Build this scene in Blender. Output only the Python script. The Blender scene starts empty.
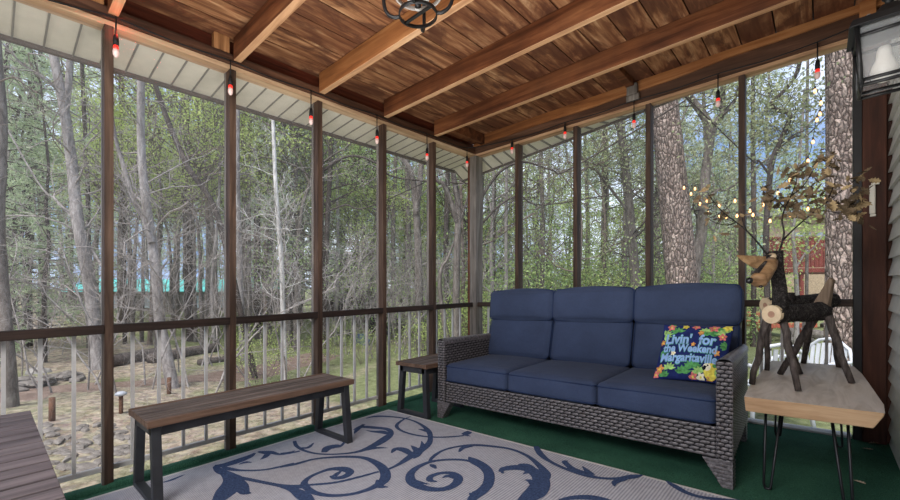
import bpy, math, random
from mathutils import Vector, Matrix, Quaternion
PI = math.pi
C = bpy.context.scene.collection
# ---- the porch: left screen wall on x = 0, rear screen wall on y = 0, house siding on x = 3.05.
# its floor falls a little towards the far left corner, heights h are counted from the floor
KX, KY = .0224, .0204
CAM = (2.7621, -3.4836, .9525); YAW = .7311; FPX = 413.95; HORY = 292.32
def fz(x, y, h=0.0): return h + KX*x + KY*y
def S(x, y, h=0.0): return Vector((x, y, fz(x, y, h)))
FW = (-math.sin(YAW), math.cos(YAW)); RT = (math.cos(YAW), math.sin(YAW))
def ray(px, py):
    t = (px-450)/FPX; u = (HORY-py)/FPX
    return Vector((FW[0]+t*RT[0], FW[1]+t*RT[1], u))
def on_floor(px, py, h=0.0):
    d = ray(px, py); s = (h+KX*CAM[0]+KY*CAM[1]-CAM[2])/(d.z-KX*d.x-KY*d.y)
    return (CAM[0]+s*d.x, CAM[1]+s*d.y)
def far(px, py, dep):
    d = ray(px, py); return Vector((CAM[0]+dep*d.x, CAM[1]+dep*d.y, CAM[2]+dep*d.z))

class MB:
    def __init__(s, sheared=True):
        s.v = []; s.f = []; s.m = []; s.s = []; s.sh = sheared
    def add(s, vs, fs, mi=0, smooth=False):
        o = len(s.v); s.v.extend([tuple(v) for v in vs])
        for f in fs:
            s.f.append([i+o for i in f]); s.m.append(mi); s.s.append(smooth)
        return s
    def box(s, x0, x1, y0, y1, z0, z1, mi=0):
        vs = [(x, y, z) for z in (z0, z1) for y in (y0, y1) for x in (x0, x1)]
        return s.add(vs, [(0,2,3,1), (4,5,7,6), (0,1,5,4), (2,6,7,3), (0,4,6,2), (1,3,7,5)], mi)
    def hexa(s, b, t, mi=0):   # two rings of four points
        return s.add(list(b)+list(t), [(3,2,1,0), (4,5,6,7)]+[(i, (i+1) % 4, 4+(i+1) % 4, 4+i) for i in range(4)], mi)
    def prism(s, poly, z0, z1, mi=0):
        n = len(poly)
        vs = [(p[0], p[1], z0) for p in poly]+[(p[0], p[1], z1) for p in poly]
        return s.add(vs, [tuple(range(n))[::-1], tuple(range(n, 2*n))]+[(i, (i+1) % n, n+(i+1) % n, n+i) for i in range(n)], mi)
    def extr(s, poly3, d, mi=0):  # polygon in space swept along d
        n = len(poly3); d = Vector(d)
        vs = [Vector(p) for p in poly3]; vs += [v+d for v in vs]
        return s.add(vs, [tuple(range(n))[::-1], tuple(range(n, 2*n))]+[(i, (i+1) % n, n+(i+1) % n, n+i) for i in range(n)], mi)
    def tube(s, pts, r, n=8, mi=0, caps=True, flat=None):
        pts = [Vector(p) for p in pts]
        if not isinstance(r, (list, tuple)): r = [r]*len(pts)
        vs = []; fs = []; prev = None
        for i, p in enumerate(pts):
            a = pts[max(i-1, 0)]; b = pts[min(i+1, len(pts)-1)]; t = (b-a)
            if t.length < 1e-9: t = Vector((0, 0, 1))
            t.normalize()
            if prev is None:
                u = t.orthogonal().normalized()
            else:
                u = prev-t*prev.dot(t)
                if u.length < 1e-6: u = t.orthogonal()
                u.normalize()
            prev = u; w = t.cross(u)
            for k in range(n):
                an = 2*PI*k/n
                vs.append(p+(u*math.cos(an)+w*math.sin(an))*r[i])
        for i in range(len(pts)-1):
            for k in range(n):
                fs.append((i*n+k, i*n+(k+1) % n, (i+1)*n+(k+1) % n, (i+1)*n+k))
        if caps:
            fs.append(tuple(range(n))[::-1]); fs.append(tuple(range((len(pts)-1)*n, len(pts)*n)))
        return s.add(vs, fs, mi, True)
    def lathe(s, c, prof, n=20, mi=0, ax=None):  # prof: (radius, height) along z, or along ax
        c = Vector(c); q = Quaternion() if ax is None else Vector((0, 0, 1)).rotation_difference(Vector(ax).normalized())
        vs = []; fs = []
        for r, z in prof:
            for k in range(n):
                a = 2*PI*k/n; vs.append(c+q @ Vector((r*math.cos(a), r*math.sin(a), z)))
        for i in range(len(prof)-1):
            for k in range(n): fs.append((i*n+k, i*n+(k+1) % n, (i+1)*n+(k+1) % n, (i+1)*n+k))
        closed = prof[0] == prof[-1]
        if prof[0][0] > 1e-4 and not closed: fs.append(tuple(range(n))[::-1])
        if prof[-1][0] > 1e-4 and not closed: fs.append(tuple(range((len(prof)-1)*n, len(prof)*n)))
        return s.add(vs, fs, mi, True)
    def pad(s, c, half, r, puff=0.0, n=8, rot=None, mi=0, fn=None):  # soft rounded box
        c = Vector(c); hx, hy, hz = half
        rot = rot or Matrix.Identity(3)
        key = {}; vs = []; fs = []
        g = [-1+2*i/n for i in range(n+1)]
        def vert(p):
            k = tuple(round(a, 5) for a in p)
            if k in key: return key[k]
            q = Vector((p[0]*hx, p[1]*hy, p[2]*hz))
            inn = Vector((max(-hx+r, min(hx-r, q.x)), max(-hy+r, min(hy-r, q.y)), max(-hz+r, min(hz-r, q.z))))
            d = q-inn
            if d.length > 1e-9: q = inn+d.normalized()*r
            b = puff
            q = Vector((q.x*(1+0*b), q.y, q.z))
            e = [(1-p[1]**2)*(1-p[2]**2), (1-p[0]**2)*(1-p[2]**2), (1-p[0]**2)*(1-p[1]**2)]
            q.x += b*.4*e[0]*p[0]; q.y += b*e[1]*p[1]; q.z += b*e[2]*p[2]
            if fn: q = fn(q, p)
            key[k] = len(vs); vs.append(c+rot @ q); return key[k]
        # denser near the rim so the rounding reads
        g = [math.copysign(abs(a)**.6, a) for a in g]
        for ax in range(3):
            for sg in (-1, 1):
                for i in range(n):
                    for j in range(n):
                        quad = []
                        for (a, b) in ((g[i], g[j]), (g[i+1], g[j]), (g[i+1], g[j+1]), (g[i], g[j+1])):
                            p = [0, 0, 0]; p[ax] = sg; p[(ax+1) % 3] = a; p[(ax+2) % 3] = b
                            quad.append(vert(p))
                        fs.append(quad if sg > 0 else quad[::-1])
        return s.add(vs, fs, mi, True)
    def build(s, name, mats, parent=None, bevel=0.0, seg=2, at=None):
        me = bpy.data.meshes.new(name)
        off = wloc(parent) if parent else Vector((0, 0, 0))
        if at is not None: off = Vector(at)
        vs = [(x, y, z+(KX*x+KY*y if s.sh else 0)) for x, y, z in s.v]
        me.from_pydata([(x-off.x, y-off.y, z-off.z) for x, y, z in vs], [], s.f)
        if not isinstance(mats, (list, tuple)): mats = [mats]
        for m in mats: me.materials.append(m)
        me.polygons.foreach_set('material_index', s.m)
        me.polygons.foreach_set('use_smooth', s.s)
        me.update()
        o = bpy.data.objects.new(name, me); C.objects.link(o)
        if at is not None and not parent: o.location = off
        if parent: o.parent = parent
        if bevel:
            b = o.modifiers.new('bevel', 'BEVEL'); b.width = bevel; b.segments = seg; b.limit_method = 'ANGLE'; b.angle_limit = .7
        return o
def wloc(o):
    v = Vector((0, 0, 0))
    while o: v += o.location; o = o.parent
    return v
def tag(o, label=None, cat=None, group=None, kind=None):
    if label: o['label'] = label
    if cat: o['category'] = cat
    if group: o['group'] = group
    if kind: o['kind'] = kind
    return o
def thing(name, label, cat, loc=(0, 0, 0), group=None):
    o = bpy.data.objects.new(name, None); C.objects.link(o); o.location = loc; o.empty_display_size = .1
    return tag(o, label, cat, group)
def struct(o): o['kind'] = 'structure'; return o
def kids(o): return [c for c in bpy.data.objects if c.parent == o]
KID = {}
def copy_tree(o, parent=None):
    c = o.copy(); C.objects.link(c)
    if parent: c.parent = parent
    for ch in KID.setdefault(o.name, kids(o)): copy_tree(ch, c)
    return c
def lerp(a, b, t): return a+(b-a)*t
def catmull(pts, n=8):
    P = [Vector(p) for p in pts]; out = []
    for i in range(len(P)-1):
        p0 = P[max(i-1, 0)]; p1 = P[i]; p2 = P[i+1]; p3 = P[min(i+2, len(P)-1)]
        for k in range(n):
            t = k/n
            out.append(.5*((2*p1)+(p2-p0)*t+(2*p0-5*p1+4*p2-p3)*t*t+(3*p1-p0-3*p2+p3)*t**3))
    out.append(P[-1]); return out
# ---------------------------------------------------------------- materials
class NT:
    def __init__(s, name, rough=.6, spec=.3, metal=0.0):
        s.mat = bpy.data.materials.new(name); s.mat.use_nodes = True
        s.t = s.mat.node_tree; s.n = s.t.nodes; s.l = s.t.links
        s.b = s.n['Principled BSDF']; s.out = s.n['Material Output']
        s.b.inputs['Roughness'].default_value = rough; s.b.inputs['Metallic'].default_value = metal
        s.b.inputs['Specular IOR Level'].default_value = spec
        s.tc = s.n.new('ShaderNodeTexCoord')
    def node(s, kind, **kw):
        n = s.n.new(kind)
        for k, v in kw.items(): setattr(n, k, v)
        return n
    def link(s, a, b): s.l.new(a, b)
    def coords(s, scale=(1, 1, 1), src='Object', rot=(0, 0, 0)):
        m = s.node('ShaderNodeMapping'); m.inputs['Scale'].default_value = scale; m.inputs['Rotation'].default_value = rot
        s.link(s.tc.outputs[src], m.inputs[0]); return m.outputs[0]
    def geo(s, scale=(1, 1, 1)):
        g = s.node('ShaderNodeNewGeometry'); m = s.node('ShaderNodeMapping'); m.inputs['Scale'].default_value = scale
        s.link(g.outputs['Position'], m.inputs[0]); return m.outputs[0]
    def noise(s, vec, scale=5, detail=4, rough=.6, dist=0):
        n = s.node('ShaderNodeTexNoise'); n.inputs['Scale'].default_value = scale; n.inputs['Detail'].default_value = detail
        n.inputs['Roughness'].default_value = rough; n.inputs['Distortion'].default_value = dist
        s.link(vec, n.inputs['Vector']); return n.outputs['Fac']
    def voro(s, vec, scale=5, feature='F1', out='Distance'):
        n = s.node('ShaderNodeTexVoronoi', feature=feature); n.inputs['Scale'].default_value = scale
        s.link(vec, n.inputs['Vector']); return n.outputs[out]
    def ramp(s, fac, stops):
        r = s.node('ShaderNodeValToRGB'); e = r.color_ramp.elements
        while len(e) < len(stops): e.new(.5)
        for el, (p, c) in zip(e, stops): el.position = p; el.color = rgb(c)
        s.link(fac, r.inputs[0]); return r.outputs[0]
    def mix(s, f, a, b, mode='MIX'):
        m = s.node('ShaderNodeMix', data_type='RGBA', blend_type=mode)
        for inp, v in ((m.inputs[0], f), (m.inputs[6], a), (m.inputs[7], b)):
            if hasattr(v, 'links'): s.link(v, inp)
            elif isinstance(v, (int, float)): inp.default_value = v
            else: inp.default_value = rgb(v)
        return m.outputs[2]
    def math(s, op, a, b=None, c=None):
        m = s.node('ShaderNodeMath', operation=op)
        for i, v in enumerate((a, b, c)):
            if v is None: continue
            if hasattr(v, 'links'): s.link(v, m.inputs[i])
            else: m.inputs[i].default_value = v
        return m.outputs[0]
    def xyz(s, vec):
        n = s.node('ShaderNodeSeparateXYZ'); s.link(vec, n.inputs[0]); return n.outputs
    def bump(s, h, strength=.3, dist=.01):
        b = s.node('ShaderNodeBump'); b.inputs['Strength'].default_value = strength; b.inputs['Distance'].default_value = dist
        s.link(h, b.inputs['Height']); s.link(b.outputs[0], s.b.inputs['Normal'])
    def col(s, c):
        if hasattr(c, 'links'): s.link(c, s.b.inputs['Base Color'])
        else: s.b.inputs['Base Color'].default_value = rgb(c)
        return s
def rgb(c):   # 0-255 sRGB to linear
    if len(c) == 4: return c
    return tuple(((v/255+.055)/1.055)**2.4 if v > 10 else v/255/12.92 for v in c)+(1,)
def M_plain(name, c, rough=.6, spec=.3, metal=0.0, var=.12, scale=12):
    t = NT(name, rough, spec, metal)
    f = t.noise(t.coords(), scale, 4)
    lo = tuple(max(0, v*(1-var)) for v in c); hi = tuple(min(255, v*(1+var)) for v in c)
    return t.col(t.ramp(f, [(.3, lo), (.7, hi)])).mat
def M_wood(name, lo, mid, hi, axis='y', scale=1.0, rough=.65, knots=True, src='Object', blotch=.5, contrast=1.0):
    t = NT(name, rough, .25)
    st = {'x': (.6, 9, 9), 'y': (9, .6, 9), 'z': (9, 9, .6)}[axis]
    v = t.coords(tuple(a*scale for a in st), src)
    g = t.noise(v, 3.0, 6, .65, .6)
    big = t.noise(t.coords((1.3, 1.3, 1.3), src), 2.2, 3, .6)
    c = t.ramp(g, [(.5-.22*contrast, lo), (.5, mid), (.5+.2*contrast, hi)])
    c = t.mix(blotch, c, t.mix(t.ramp(big, [(.35, (0, 0, 0)), (.65, (255, 255, 255))]), lo, hi), 'SOFT_LIGHT')
    if knots:
        k = t.voro(t.coords(tuple(a*.22 for a in st), src), 3.0)
        c = t.mix(t.ramp(k, [(.03, (255, 255, 255)), (.10, (0, 0, 0))]), c, tuple(v*.35 for v in lo))
    t.bump(g, .25, .004)
    return t.col(c).mat
M = {}
M['post'] = M_wood('post_wood', (54, 42, 35), (86, 68, 57), (116, 96, 82), 'z')
M['post_grey'] = M_wood('weathered_post_wood', (84, 78, 74), (128, 122, 116), (160, 154, 148), 'z')
M['post_brown'] = M_wood('stained_post_wood', (70, 40, 24), (104, 64, 40), (128, 86, 60), 'z')
M['rail'] = M_wood('rail_wood', (36, 28, 25), (60, 47, 41), (84, 68, 60), 'y', knots=False)
M['rail_x'] = M_wood('rail_wood_rear', (46, 36, 32), (74, 60, 52), (104, 88, 78), 'x', knots=False)
M['beam'] = M_wood('beam_wood', (48, 32, 24), (88, 61, 46), (128, 96, 76), 'y', .7)
M['beam_x'] = M_wood('beam_wood_rear', (62, 44, 34), (98, 72, 56), (134, 104, 84), 'x', .7)
M['plate'] = M_wood('plate_wood', (136, 112, 88), (182, 156, 130), (206, 184, 158), 'y', .6)
M['plate_x'] = M_wood('plate_wood_rear', (120, 92, 72), (176, 146, 118), (204, 176, 150), 'x', .6)
M['rafter'] = M_wood('rafter_wood', (72, 46, 32), (122, 86, 62), (160, 122, 92), 'x', .5, blotch=.8)
M['rafter_lit'] = M_wood('rafter_underside_lit', (140, 104, 78), (192, 156, 124), (216, 186, 156), 'x', .5)  # paler copy of the rafter wood, light on the undersides put into colour
M['rafter_gold'] = M_wood('golden_rafter_wood', (112, 74, 46), (162, 116, 76), (192, 150, 108), 'x', .5)
M['block'] = M_wood('frieze_wood', (54, 24, 14), (96, 48, 30), (124, 70, 46), 'y', .8)
M['stub'] = M_wood('stub_wood', (110, 78, 50), (168, 128, 90), (196, 158, 118), 'z', .8)
M['trimwood'] = M_wood('reddish_trim_wood', (54, 32, 24), (86, 54, 40), (112, 76, 58), 'z', .8)
M['blackframe'] = M_plain('black_frame', (34, 32, 32), .5)
M['metal_grey'] = M_plain('grey_metal', (196, 192, 188), .5, .4, 0, .06)
M['dark_metal'] = M_plain('charcoal_metal', (52, 53, 57), .5, .4, .2, .1)
M['black'] = M_plain('black_metal', (26, 26, 28), .4, .5, .2, .15)
M['black_rubber'] = M_plain('black_rubber', (20, 19, 20), .6)
# ceiling boards: every board its own tone, blotched by old stain
t = NT('ceiling_boards', .7, .2)
x, y, z = t.xyz(t.coords())
idx = t.math('FLOOR', t.math('DIVIDE', t.math('ADD', x, .05), .185))
wn = t.node('ShaderNodeTexWhiteNoise', noise_dimensions='1D'); t.link(idx, wn.inputs['W'])
cv = t.node('ShaderNodeCombineXYZ'); t.link(t.math('MULTIPLY', x, 11), cv.inputs[0]); t.link(t.math('MULTIPLY_ADD', wn.outputs['Value'], 37.0, t.math('MULTIPLY', y, 1.1)), cv.inputs[1])
g = t.noise(cv.outputs[0], 2.0, 5, .6, .7)
cv2 = t.node('ShaderNodeCombineXYZ'); t.link(t.math('MULTIPLY', x, 3), cv2.inputs[0]); t.link(t.math('MULTIPLY_ADD', wn.outputs['Value'], 91.0, t.math('MULTIPLY', y, 1.4)), cv2.inputs[1])
bl = t.noise(cv2.outputs[0], 1.8, 5, .62, .5)
c = t.ramp(g, [(.30, (70, 42, 29)), (.45, (122, 80, 54)), (.58, (166, 120, 84)), (.74, (212, 172, 130))])
c = t.mix(t.ramp(bl, [(.46, (0, 0, 0)), (.57, (240, 240, 240))]), c, t.mix(g, (44, 28, 23), (112, 72, 52)), 'MIX')
c = t.mix(t.math('MULTIPLY', wn.outputs['Value'], .45), c, (96, 54, 36))
t.bump(g, .3, .004); M['ceiling'] = t.col(c).mat
# soffit
M['soffit'] = M_plain('white_vinyl', (206, 200, 186), .5, .3, 0, .03)
M['soffit_dark'] = M_plain('grey_vinyl_groove', (120, 116, 108), .6, .2, 0, .05)
M['fascia'] = M_plain('brown_fascia', (84, 74, 68), .6)
M['siding'] = M_plain('pale_vinyl_siding', (206, 205, 198), .5, .3, 0, .03)
# turf
t = NT('green_turf', .95, .1)
a = t.noise(t.coords(), 260, 2, .7); b = t.noise(t.coords(), 3, 4)
c = t.mix(t.ramp(b, [(.35, (0, 0, 0)), (.65, (255, 255, 255))]), t.ramp(a, [(.35, (30, 62, 49)), (.65, (60, 104, 84))]), t.ramp(a, [(.35, (36, 74, 57)), (.65, (74, 122, 98))]))
t.bump(a, .8, .006); M['turf'] = t.col(c).mat
# insect screen: mostly open, pale haze over the view put into its colour
t = NT('insect_screen', .8, .1); t.col((192, 196, 200))
tr = t.node('ShaderNodeBsdfTransparent'); mx = t.node('ShaderNodeMixShader'); mx.inputs[0].default_value = .075
t.link(tr.outputs[0], mx.inputs[1]); t.link(t.b.outputs[0], mx.inputs[2]); t.link(mx.outputs[0], t.out.inputs[0]); M['screen'] = t.mat
# clear glass for lantern panes and bulbs
t = NT('clear_glass', .05, .5); t.col((225, 228, 230))
tr = t.node('ShaderNodeBsdfTransparent'); mx = t.node('ShaderNodeMixShader'); mx.inputs[0].default_value = .22
t.link(tr.outputs[0], mx.inputs[1]); t.link(t.b.outputs[0], mx.inputs[2]); t.link(mx.outputs[0], t.out.inputs[0]); M['glass'] = t.mat
def M_glow(name, c, e, strength):
    t = NT(name, .3, .5); t.col(c); t.b.inputs['Emission Color'].default_value = rgb(e); t.b.inputs['Emission Strength'].default_value = strength
    return t.mat
M['red_bulb'] = M_glow('red_glowing_bulb', (230, 60, 50), (255, 40, 30), .8)
M['bulb_clear'] = M_glow('pale_bulb_glass', (220, 196, 190), (255, 170, 160), .1)
M['warm_bulb'] = M_glow('warm_glowing_bulb', (255, 214, 160), (255, 180, 105), 3)
M['milk_bulb'] = M_plain('milk_white_bulb', (226, 222, 214), .35, .5, 0, .02)
# ---------------------------------------------------------------- camera, light
sc = bpy.context.scene
cd = bpy.data.cameras.new('camera'); cam = bpy.data.objects.new('camera', cd); C.objects.link(cam); sc.camera = cam
cam.location = CAM; cam.rotation_euler = (PI/2, 0, YAW); cd.sensor_width = 36; cd.lens = FPX/900*36
cd.shift_y = (HORY-250)/900; cd.clip_start = .02; cd.clip_end = 400
sc.view_settings.view_transform = 'Standard'; sc.view_settings.look = 'None'
sc.view_settings.exposure = 0.0
w = bpy.data.worlds.new('sky'); sc.world = w; w.use_nodes = True
wt = w.node_tree; bg = wt.nodes['Background']
tc = wt.nodes.new('ShaderNodeTexCoord'); nz = wt.nodes.new('ShaderNodeTexNoise'); nz.inputs['Scale'].default_value = 3.2; nz.inputs['Detail'].default_value = 6
wt.links.new(tc.outputs['Generated'], nz.inputs['Vector'])
cr = wt.nodes.new('ShaderNodeValToRGB'); e = cr.color_ramp.elements
e[0].position = .42; e[0].color = rgb((102, 128, 168)); e[1].position = .62; e[1].color = rgb((196, 204, 216))
wt.links.new(nz.outputs['Fac'], cr.inputs[0]); wt.links.new(cr.outputs[0], bg.inputs[0]); bg.inputs[1].default_value = 2.4
def lamp(name, kind, loc, power, col=(1, 1, 1), size=1.0, target=None, sy=None):
    d = bpy.data.lights.new(name, kind); d.energy = power; d.color = col
    if kind == 'AREA':
        d.size = size
        if sy: d.shape = 'RECTANGLE'; d.size_y = sy
    elif kind == 'SUN': d.angle = size
    else: d.shadow_soft_size = size
    o = bpy.data.objects.new(name, d); C.objects.link(o); o.location = loc
    if target is not None:
        o.rotation_euler = (Vector(target)-Vector(loc)).to_track_quat('-Z', 'Y').to_euler()
    return o
lamp('sun', 'SUN', (3.5, -10, 22), 5.2, (1, .96, .9), .5, (1, 2, 0))
lamp('added_fill_light', 'AREA', (1.9, -4.3, 2.3), 92, (1, .98, .97), 1.5, (1.3, -1.2, .5), 1.2)  # added fill lamp behind the camera, brightens the seats and floor
lamp('added_ceiling_fill', 'AREA', (1.5, -2.6, .9), 46, (1, .97, .93), 1.8, (1.5, -2.2, 3), 1.8)  # added fill lamp aimed upwards, brightens rafters and ceiling
lamp('red_bulb_light', 'POINT', (.045, -3.03, 2.30), .35, (1, .05, .03), .012)
# ---------------------------------------------------------------- shell
PY = [-.624, -1.234, -1.844, -2.454, -3.064, -3.674, -4.284]       # posts of the left wall
PX = [.521, 1.131, 1.741, 2.351]                                       # posts of the rear wall
PT = 2.406
m = MB(); m.box(-.1, 3.06, -5.2, .1, -.12, 0)
struct(m.build('floor', M['turf']))
# turf lapped up in a soft lip under the left screens
m = MB(); rnd = random.Random(3); lip = []
for i in range(121):
    y = -4.9+4.86*i/120; lip.append((.012+.008*rnd.random(), y, -.004+.008*rnd.random()))
m.tube(lip, [.022+.005*rnd.random() for _ in lip], 8)
struct(m.build('trim_1', M['turf']))
m = MB(); m.box(.0, 2.9, .012, .1, -.01, .012)
struct(m.build('trim_2', M_plain('pale_sill_board', (196, 194, 190), .7, .2, 0, .08)))
# ceiling boards
m = MB(); x = -.05
while x < 3.08:
    m.box(x+.004, x+.181, -5.2, .06, 2.60, 2.622); x += .185
m.box(-.05, 3.1, -5.2, .08, 2.624, 2.66, 1)  # black roof sheet over the boards, added to block the sky light
struct(m.build('ceiling', [M['ceiling'], M['blackframe']]))
# left beam, plate and frieze
m = MB(); m.box(-.085, .014, -5.2, .02, 2.434, 2.496, 0); m.box(-.09, -.002, -5.2, .02, PT, 2.434, 1); m.box(-.085, -.04, -5.2, .02, 2.496, 2.602, 2)
m.v = [(a, b, c+.0) for a, b, c in m.v]
struct(m.build('wall_left', [M['beam'], M['plate'], M['block']], bevel=.004))
m = MB()
m.add([(x, y, z) for x in (.0, .6, 1.2, 1.8, 2.4, 3.04) for y, z in ((-.03, 0), (.06, 0))], [], 0)
def strip_x(m, y0, y1, lowf, highf, mi, n=24, x0=.0, x1=3.04):
    for i in range(n):
        a = lerp(x0, x1, i/n); b = lerp(x0, x1, (i+1)/n)
        m.hexa([(a, y0, lowf(a)), (b, y0, lowf(b)), (b, y1, lowf(b)), (a, y1, lowf(a))], [(a, y0, highf(a)), (b, y0, highf(b)), (b, y1, highf(b)), (a, y1, highf(a))], mi)
m = MB()
live = lambda x: 2.50+.018*x+.008*math.sin(x*3.3-.4)+.004*math.sin(x*9)
strip_x(m, -.012, .085, lambda x: 2.43, live, 0)
strip_x(m, .0, .085, lambda x: PT, lambda x: 2.431, 1)
struct(m.build('wall_rear', [M['beam_x'], M['plate_x']]))
# rafters
def rafter(y, label, mats, z0=2.457, top=2.599, x0=.016, wdt=.046, gold=False):
    m = MB(); m.box(x0, 3.045, y-wdt/2, y+wdt/2, z0, top)
    for i, f in enumerate(m.f):
        pass
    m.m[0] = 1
    o = m.build('rafter', mats, bevel=.004); return tag(o, label, 'rafter', 'rafters under the porch ceiling')
names = ['nearest the rear wall', 'second from the rear wall', 'third from the rear wall, golden, beyond the black ceiling light', 'fourth from the rear wall, ending over the second post', 'at far left, showing only its end above the leftmost post']
for i, y in enumerate((-.627, -1.237, -1.84, -2.435, -3.05)):
    rafter(y, 'brown wooden rafter '+names[i], [M['rafter'] if i != 2 else M['rafter_gold'], M['rafter_lit']])
rafter(-3.66, 'brown wooden rafter above the viewer', [M['rafter'], M['rafter_lit']])
m = MB(); strip_x(m, -.03, .04, lambda x: live(x)-.004, lambda x: 2.599, 0)
tag(m.build('edge_rafter', M['rafter_gold']), 'orange edge rafter with a wavy lower side lying along the rear beam', 'rafter')
# stub blocks beside the rafter ends, and a rough block on the rear beam
for y, l in ((-2.52, 'short tan wooden block beside the rafter above the second post from the left'), (-3.13, 'short greyish wooden block beside the rafter above the leftmost post')):
    m = MB(); m.box(-.038, .008, y-.045, y+.045, 2.497, 2.599)
    tag(m.build('blocking', M['stub'], bevel=.004), l, 'wood block')
m = MB(); m.box(1.60, 1.68, -.075, -.032, 2.49, 2.575); m.box(1.592, 1.69, -.06, -.032, 2.445, 2.492)
tag(m.build('blocking', M['post_grey'], bevel=.005), 'pale rough wooden block nailed to the orange rear rafter', 'wood block')
m = MB(); m.box(1.60, 1.66, -.60, -.05, 2.555, 2.6)
tag(m.build('blocking', M['rafter'], bevel=.004), 'short brown cross piece between the last rafter and the rear beam', 'wood block')
m = MB(); m.box(.0, .05, -.60, -.03, 2.53, 2.6); m.box(.1, .15, -.60, -.03, 2.5, 2.6)
tag(m.build('blocking', M['rafter'], bevel=.004), 'short brown brace pieces over the corner post', 'wood block')
# soffits outside
m = MB()
y = -5.2; 
while y < .3:
    y1 = min(y+.12, .3)
    m.add([(-.09, y, 2.415), (-.09, y1, 2.415), (-.43, y1, 2.385), (-.43, y, 2.385)], [(0, 1, 2, 3)], 0)
    m.hexa([(-.43, y-.004, 2.378), (-.09, y-.004, 2.408), (-.09, y+.004, 2.408), (-.43, y+.004, 2.378)], [(-.43, y-.004, 2.392), (-.09, y-.004, 2.422), (-.09, y+.004, 2.422), (-.43, y+.004, 2.392)], 1); y += .12
m.box(-.455, -.43, -5.2, .3, 2.362, 2.50, 2)
tag(m.build('trim_3', [M['soffit'], M['soffit_dark'], M['fascia']]), kind='structure')
m = MB(); x = -.43
def so(x): return 2.33+.165*(x+.1)/1.75
while x < 3.0:
    a, b = x, x+.146
    m.add([(a, .09, 2.42), (b, .09, 2.42), (b, .3, so(b)), (a, .3, so(a))], [(0, 1, 2, 3)], 0)
    m.hexa([(a-.006, .09, 2.404), (a+.006, .09, 2.404), (a+.006, .3, so(a)-.012), (a-.006, .3, so(a)-.012)], [(a-.006, .09, 2.43), (a+.006, .09, 2.43), (a+.006, .3, so(a)+.01), (a-.006, .3, so(a)+.01)], 1)
    m.hexa([(a, .3, so(a)-.02), (b+.006, .3, so(b)-.02), (b+.006, .32, so(b)-.02), (a, .32, so(a)-.02)], [(a, .3, so(a)+.1), (b+.006, .3, so(b)+.1), (b+.006, .32, so(b)+.1), (a, .32, so(a)+.1)], 2)
    x += .146
tag(m.build('trim_4', [M['soffit'], M['soffit_dark'], M['fascia']]), kind='structure')
# posts
ordl = ['fifth', 'fourth', 'third', 'second', 'first', 'sixth', 'seventh']
for i, y in enumerate(PY[:6]):
    m = MB(); m.box(-.089, 0, y-.019, y+.019, -.06, PT+.001)
    m.box(-.089, -.06, y-.0205, y-.019, 0, PT, 1)
    lab = ('dark brown screen post of the left wall, %s from the left edge of the photo' % ordl[i]) if i < 5 else 'dark brown screen post of the left wall behind the viewer'
    tag(m.build('screen_post', [M['post'], M['post_grey']], bevel=.003), lab, 'post', 'screen posts')
for i, x in enumerate(PX):
    m = MB(); m.box(x-.019, x+.019, 0, .089, -.06, PT+.001)
    lab = 'dark brown screen post of the rear wall, %s right of the corner' % ['first', 'second', 'third', 'fourth'][i]
    tag(m.build('screen_post', [M['post']], bevel=.003), lab, 'post', 'screen posts')
m = MB(); m.box(-.052, .034, -.03, .089, -.06, PT+.002); m.box(-.089, -.052, -.018, .05, 0, PT, 1)
tag(m.build('corner_post', [M['post_grey'], M['post_brown']], bevel=.004), 'weathered grey corner post where the two screen walls meet', 'post')
m = MB(); m.box(2.945, 3.045, -.012, .08, -.05, PT+.05, 0); m.box(3.045, 3.085, .021, .08, -.05, PT+.05, 0); m.box(2.905, 2.945, .0, .08, -.05, PT, 1)
struct(m.build('trim_5', [M['trimwood'], M['blackframe']], bevel=.003))
m = MB(); m.box(2.93, 3.0, -.055, -.012, 2.435, 2.6)
tag(m.build('blocking', M['rafter_gold'], bevel=.004), 'orange wooden block with a bolt at the top of the reddish end post', 'wood block')
m = MB(); m.lathe((2.968, -.056, 2.5), [(0, .006), (.009, .005), (.012, 0), (.012, -.004)], 12, ax=(0, -1, 0))
m.build('bolt', M['metal_grey'], bpy.data.objects[[o.name for o in bpy.data.objects if o.name.startswith('blocking')][-1]])
# mid rails between the posts
ys = [0-.012]+[y for y in PY[:6]]
for i in range(6):
    a = ys[i]-.019 if i else -.045; b = ys[i+1]+.019
    m = MB(); m.box(-.05, .004, b, a, .80, .846)
    tag(m.build('mid_rail', M['rail'], bevel=.003), 'dark rail of the left screens, bay %s' % ['next to the corner post', 'behind the small slatted stool', 'behind the far end of the slatted bench', 'behind the middle of the slatted bench', 'between the two leftmost posts', 'left of the leftmost post'][i], 'rail', 'screen rails')
xs = [.03]+PX+[2.905]
for i in range(5):
    a = xs[i]+(.019 if i else 0); b = xs[i+1]-(.019 if i < 4 else 0)
    m = MB(); m.box(a, b, -.004, .05, .80, .846)
    tag(m.build('mid_rail', M['rail_x'], bevel=.003), 'dark rail of the rear screens, bay %s' % ['next to the corner post', 'behind the left sofa cushion', 'behind the middle sofa cushion', 'behind the right sofa cushion', 'behind the log reindeer'][i], 'rail', 'screen rails')
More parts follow.
